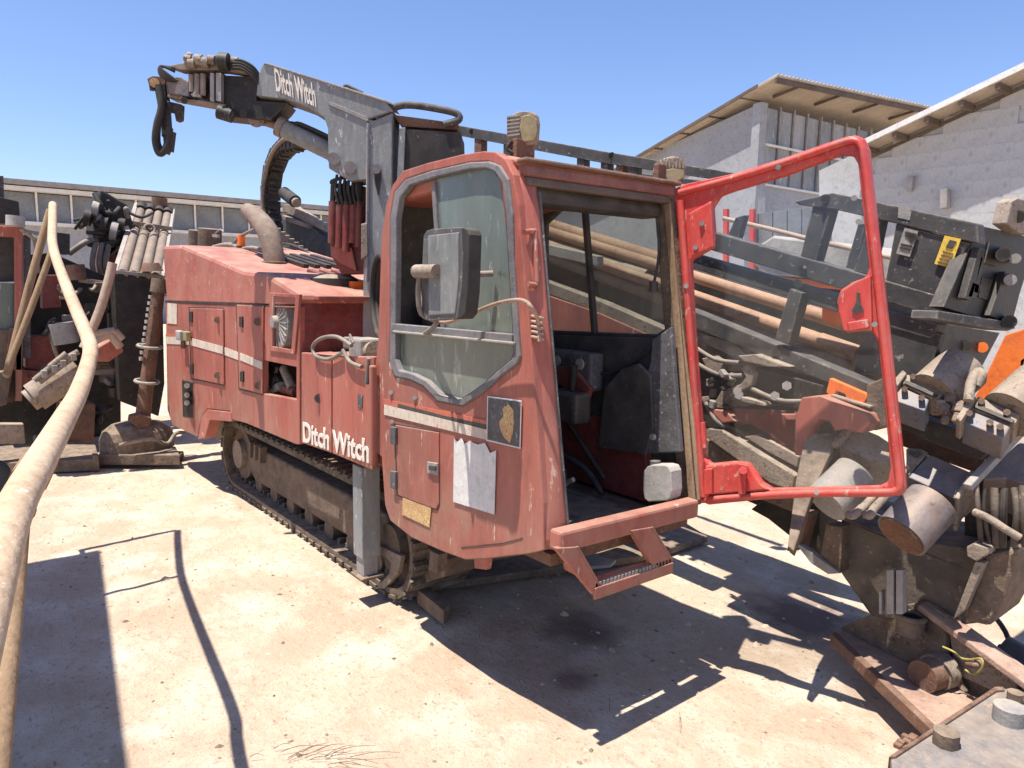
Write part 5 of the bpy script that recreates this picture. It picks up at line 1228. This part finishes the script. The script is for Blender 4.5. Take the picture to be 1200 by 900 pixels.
slab('engine_cover', BX, [(50, 322), (72, 322), (72, 360), (50, 362)], .25, REDDARK, r2, bev=.01)
slab('orange_post', BX, [(12, 385), (26, 385), (26, 434), (6, 434)], .2, RUST, r2, off=.2)
slab('lower_panel', BX, [(8, 432), (58, 436), (60, 450), (20, 452)], .2, RED, r2, off=.05)
slab('pale_leg', BX, [(0, 436), (14, 436), (8, 474), (-4, 478)], .2, MUD, r2, off=.3)
for i in range(26):
    x, y = random.uniform(40, 140), random.uniform(330, 520); x2, y2 = x+random.gauss(0, 16), y+random.gauss(0, 14)
    tube('hose', [BX(x, y, .1), BX((x+x2)/2, (y+y2)/2+4, .22), BX(x2, y2, .1)], random.uniform(.015, .04), random.choice((MUD, RUST, HOSE, RUBBER, DUSTY)), r2, n=7)
for i in range(14):
    x, y = random.uniform(70, 150), random.uniform(335, 500); p = BX(x, y, .1)
    box('bracket', tuple(p), (random.uniform(.05, .15), random.uniform(.08, .25), random.uniform(.05, .2)), random.choice((MUD, RUST, DARK, DUSTY)), r2, .01)
cyl('drum', BX(72, 378, .2), BX(78, 402, .2), .13, CAST, r2, bev=.01)
cyl('red_cylinder', BX(88, 310, .1), BX(91, 328, .1), .09, RUST, r2)
slab('brown_crate', BX, [(72, 472), (112, 474), (110, 519), (70, 518)], .4, RUST, r2, off=.4, bev=.01)
bp3 = XP(-8.0); tube('slanting_pipe', [bp3(98, 408), bp3(116, 366), bp3(127, 330), bp3(132, 308)], .042, PIPE2, r2, n=12)
bar('lower_rail', BX(92, 328, .1), BX(122, 332, .1), .06, .05, DUSTY, r2)

# stake motor in front of it
SX = XP(-8.2)
sm_ = thing('hydraulic_motor', 'dusty stubby cylinder with small pipes clamped on top, tilted, behind the sandy pipe', 'motor', tuple(SX(60, 450)))
cyl('cylinder_body', SX(40, 466), SX(92, 432), .145, DUSTY, sm_, bev=.015, n=26); cyl('cylinder_tip', SX(34, 470), SX(50, 460), .11, DUSTY, sm_, bev=.01)
for i, (a, b) in enumerate((((40, 446), (62, 428)), ((46, 448), (70, 430)), ((62, 436), (84, 420)), ((58, 430), (78, 414)), ((70, 424), (92, 412)))):
    cyl('small_pipe', SX(*a, .16), SX(*b, .16), .028, DUSTY, sm_, n=10, bev=.004)
for (x, y) in ((52, 438), (64, 432), (74, 426), (86, 418)): box('pipe_clamp', tuple(SX(x, y, .17)), (.06, .05, .07), CAST, sm_, .008)
sm2 = thing('pinkish_block_motor', 'pinkish grey block with broken pale ends beside the black rack box', 'motor', tuple(SX(125, 415)))
slab('block', SX, [(104, 414), (132, 397), (142, 404), (145, 412), (128, 424), (110, 424)], .25, REDTOP, sm2, off=.1, bev=.012)
for (a, b) in (((108, 392), (134, 388)), ((106, 402), (130, 390)), ((134, 388), (143, 398)), ((130, 392), (141, 407)), ((112, 398), (128, 392))): cyl('pale_end', SX(*a, .2), SX(*b, .2), .04, PIPE2, sm2, n=10, bev=.004)
# poles and planks
for i, (pp, lb_) in enumerate((([(-40, 519), (112, 521), (116, 538), (-40, 544)], 'flat steel plate on the ground in front of the second rig'),
                               ([(-60, 497), (28, 497), (30, 520), (-60, 522)], 'raised grey brown block at the left edge beyond the sandy pipe'))):
    o = slab('ground_plate' if i == 0 else 'timber_block', ZP(.12) if i == 0 else XP(-8.4), pp, .12, DUSTY if i else MUD, None, bev=.01); tag(o, lb_, 'plate' if i == 0 else 'block')
# anchor block on its tray with the rusty shaft
an = thing('anchor_block', 'rusty shaft standing in a rounded muddy block on a flat brown tray', 'anchor', tuple(ZP(0)(162, 545)))
z0 = ZP(.13)
slab('tray', z0, [(114, 533), (122, 523), (206, 523), (211, 533)], .11, MUD, an, bev=.012)
ca = ZP(.13)(164, 527)
mb = MB(); n = 20
prof_ = [(.36, 0), (.36, .12), (.33, .2), (.24, .27), (.10, .30)]
vs = []
for (r_, z) in prof_:
    for k in range(n):
        a = 2*math.pi*k/n; vs.append((ca.x-.1+r_*.75*math.cos(a), ca.y+r_*math.sin(a), ca.z+z))
fs = [(i*n+k, i*n+(k+1) % n, (i+1)*n+(k+1) % n, (i+1)*n+k) for i in range(4) for k in range(n)]+[tuple(range(4*n, 5*n))]
mb.add(vs, fs); mb.done('block', MUD, an, bev=.01)
AS = XP(ca.x)
sh1 = tube('shaft', [AS(167, 492), AS(172, 450), AS(180, 390), AS(187, 330)], [.075, .07, .065, .06], RUST, an, n=14)
slab('socket', AS, [(154, 488), (165, 485), (178, 490), (176, 500), (162, 502), (153, 495)], .15, RUST, an, off=.12, bev=.01)
cyl('shaft_cap', AS(186, 343, .0), AS(188, 327, .0), .085, MUD, an, bev=.01); cyl('cap_flange', AS(180, 338), AS(196, 342), .05, PIPE2, an)
for i in range(11): MB().cyl(AS(184-i*1.1, 346+i*7.2, .07)+V(0, -.06, 0), AS(184-i*1.1, 350+i*7.2, .07)+V(0, -.06, 0), .022, .022, 8).done('chain_stud', JUG, sh1)
for y in (406, 447): MB().ring(AS(175 if y < 420 else 172, y), (.1, .1, 1), .11, .018, 20, 6).done('collar_ring', CAST, sh1)
tube('bent_rod', [AS(140, 522, .2), AS(160, 517, .25), AS(180, 515, .25), AS(196, 520, .2), AS(206, 508, .15), AS(216, 507, .1)], .02, DUSTY, an)
cyl('tray_pin', AS(108, 537, .1), AS(114, 537, .1), .05, MUD, an); cyl('tray_pin', AS(208, 534, .1), AS(214, 534, .1), .05, MUD, an)
# ---- sandy handrail pipe of the neighbouring platform, close to the camera
pp = [(62, 240, 4.9), (61.5, 262, 4.55), (62, 288, 4.15), (72, 320, 3.75), (88, 360, 3.25), (100, 388, 2.95), (106, 408, 2.72), (103, 428, 2.55), (92, 460, 2.1), (78, 486, 1.75), (60, 518, 1.42), (38, 556, 1.18), (18, 594, 1.04), (2, 640, .93), (-14, 700, .82), (-40, 800, .7)]
hp = thing('handrail_pipe', 'long bent sandy pale handrail pipe with two thin brown braces, crossing the left side', 'pipe', tuple(ZP(0)(100, 700)))
tube('brace_pole', [depth(59, 246, 4.9), depth(34, 336, 4.85), depth(8, 440, 4.8)], .024, WOOD, hp)
tube('brace_pole', [depth(62, 291, 4.15), depth(36, 362, 4.1), depth(8, 434, 4.05)], .017, WOOD, hp)
tube('brace_bar', [depth(8, 436, 4.05), depth(6, 438, 4.4), depth(8, 440, 4.8)], .017, WOOD, hp)
tube('pipe', [depth(x, y, d) for x, y, d in pp], [.025]*4+[.026]*4+[.0255]*8, PALEWOOD, hp, n=16, smooth=6)
MB().ring(depth(17, 597, 1.04), depth(18, 594, 1.04)-depth(38, 556, 1.18), .026, .0012, 20, 5).done('pipe_joint', RUST, hp)
cyl('coupling', depth(46, 541, 1.29), depth(34, 563, 1.18), .0285, WOOD, hp, n=18, bev=.002)
tube('post_pipe', [depth(28, 560, 1.33), depth(22, 610, 1.3), depth(14, 700, 1.2), depth(4, 800, 1.1), depth(-6, 910, 1.0), depth(-14, 1010, .93)], .0185, WOOD, hp, n=14)
# unseen canopy added left of and beside the camera to cast the broad shadow
cv = thing('shadow_canopy', 'flat canopy added unseen outside the left edge to cast the broad ground shadow', 'canopy', (-4.5, -1.4, 0))
zc_ = 3.3
MB().prism([V(-5.78, .80-.28*zc_, zc_), V(-2.6, .40-.28*zc_, zc_), V(.6, .0-.28*zc_, zc_), V(.6, -2.4, zc_), V(-5.78, -2.2, zc_)], V(0, 0, .08)).done('roof', BLACK, cv, bev=.01)
for (x, y) in ((-5.6, -2.0), (.4, -2.2), (-5.6, -.5), (.4, -1.2)): box('post', (x, y, zc_/2), (.08, .08, zc_), BLACK, cv)
tyr = tube('dark_hose_end', [depth(-8, 545, 3.2), depth(3, 552, 3.2), depth(6, 575, 3.2), depth(2, 600, 3.2), depth(-10, 610, 3.2)], .03, RUBBER, None); tag(tyr, 'black hose end curling at the left edge behind the sandy pipe', 'hose')
print('objects', len(bpy.data.objects), 'tris', sum(len(m.polygons) for m in bpy.data.meshes))
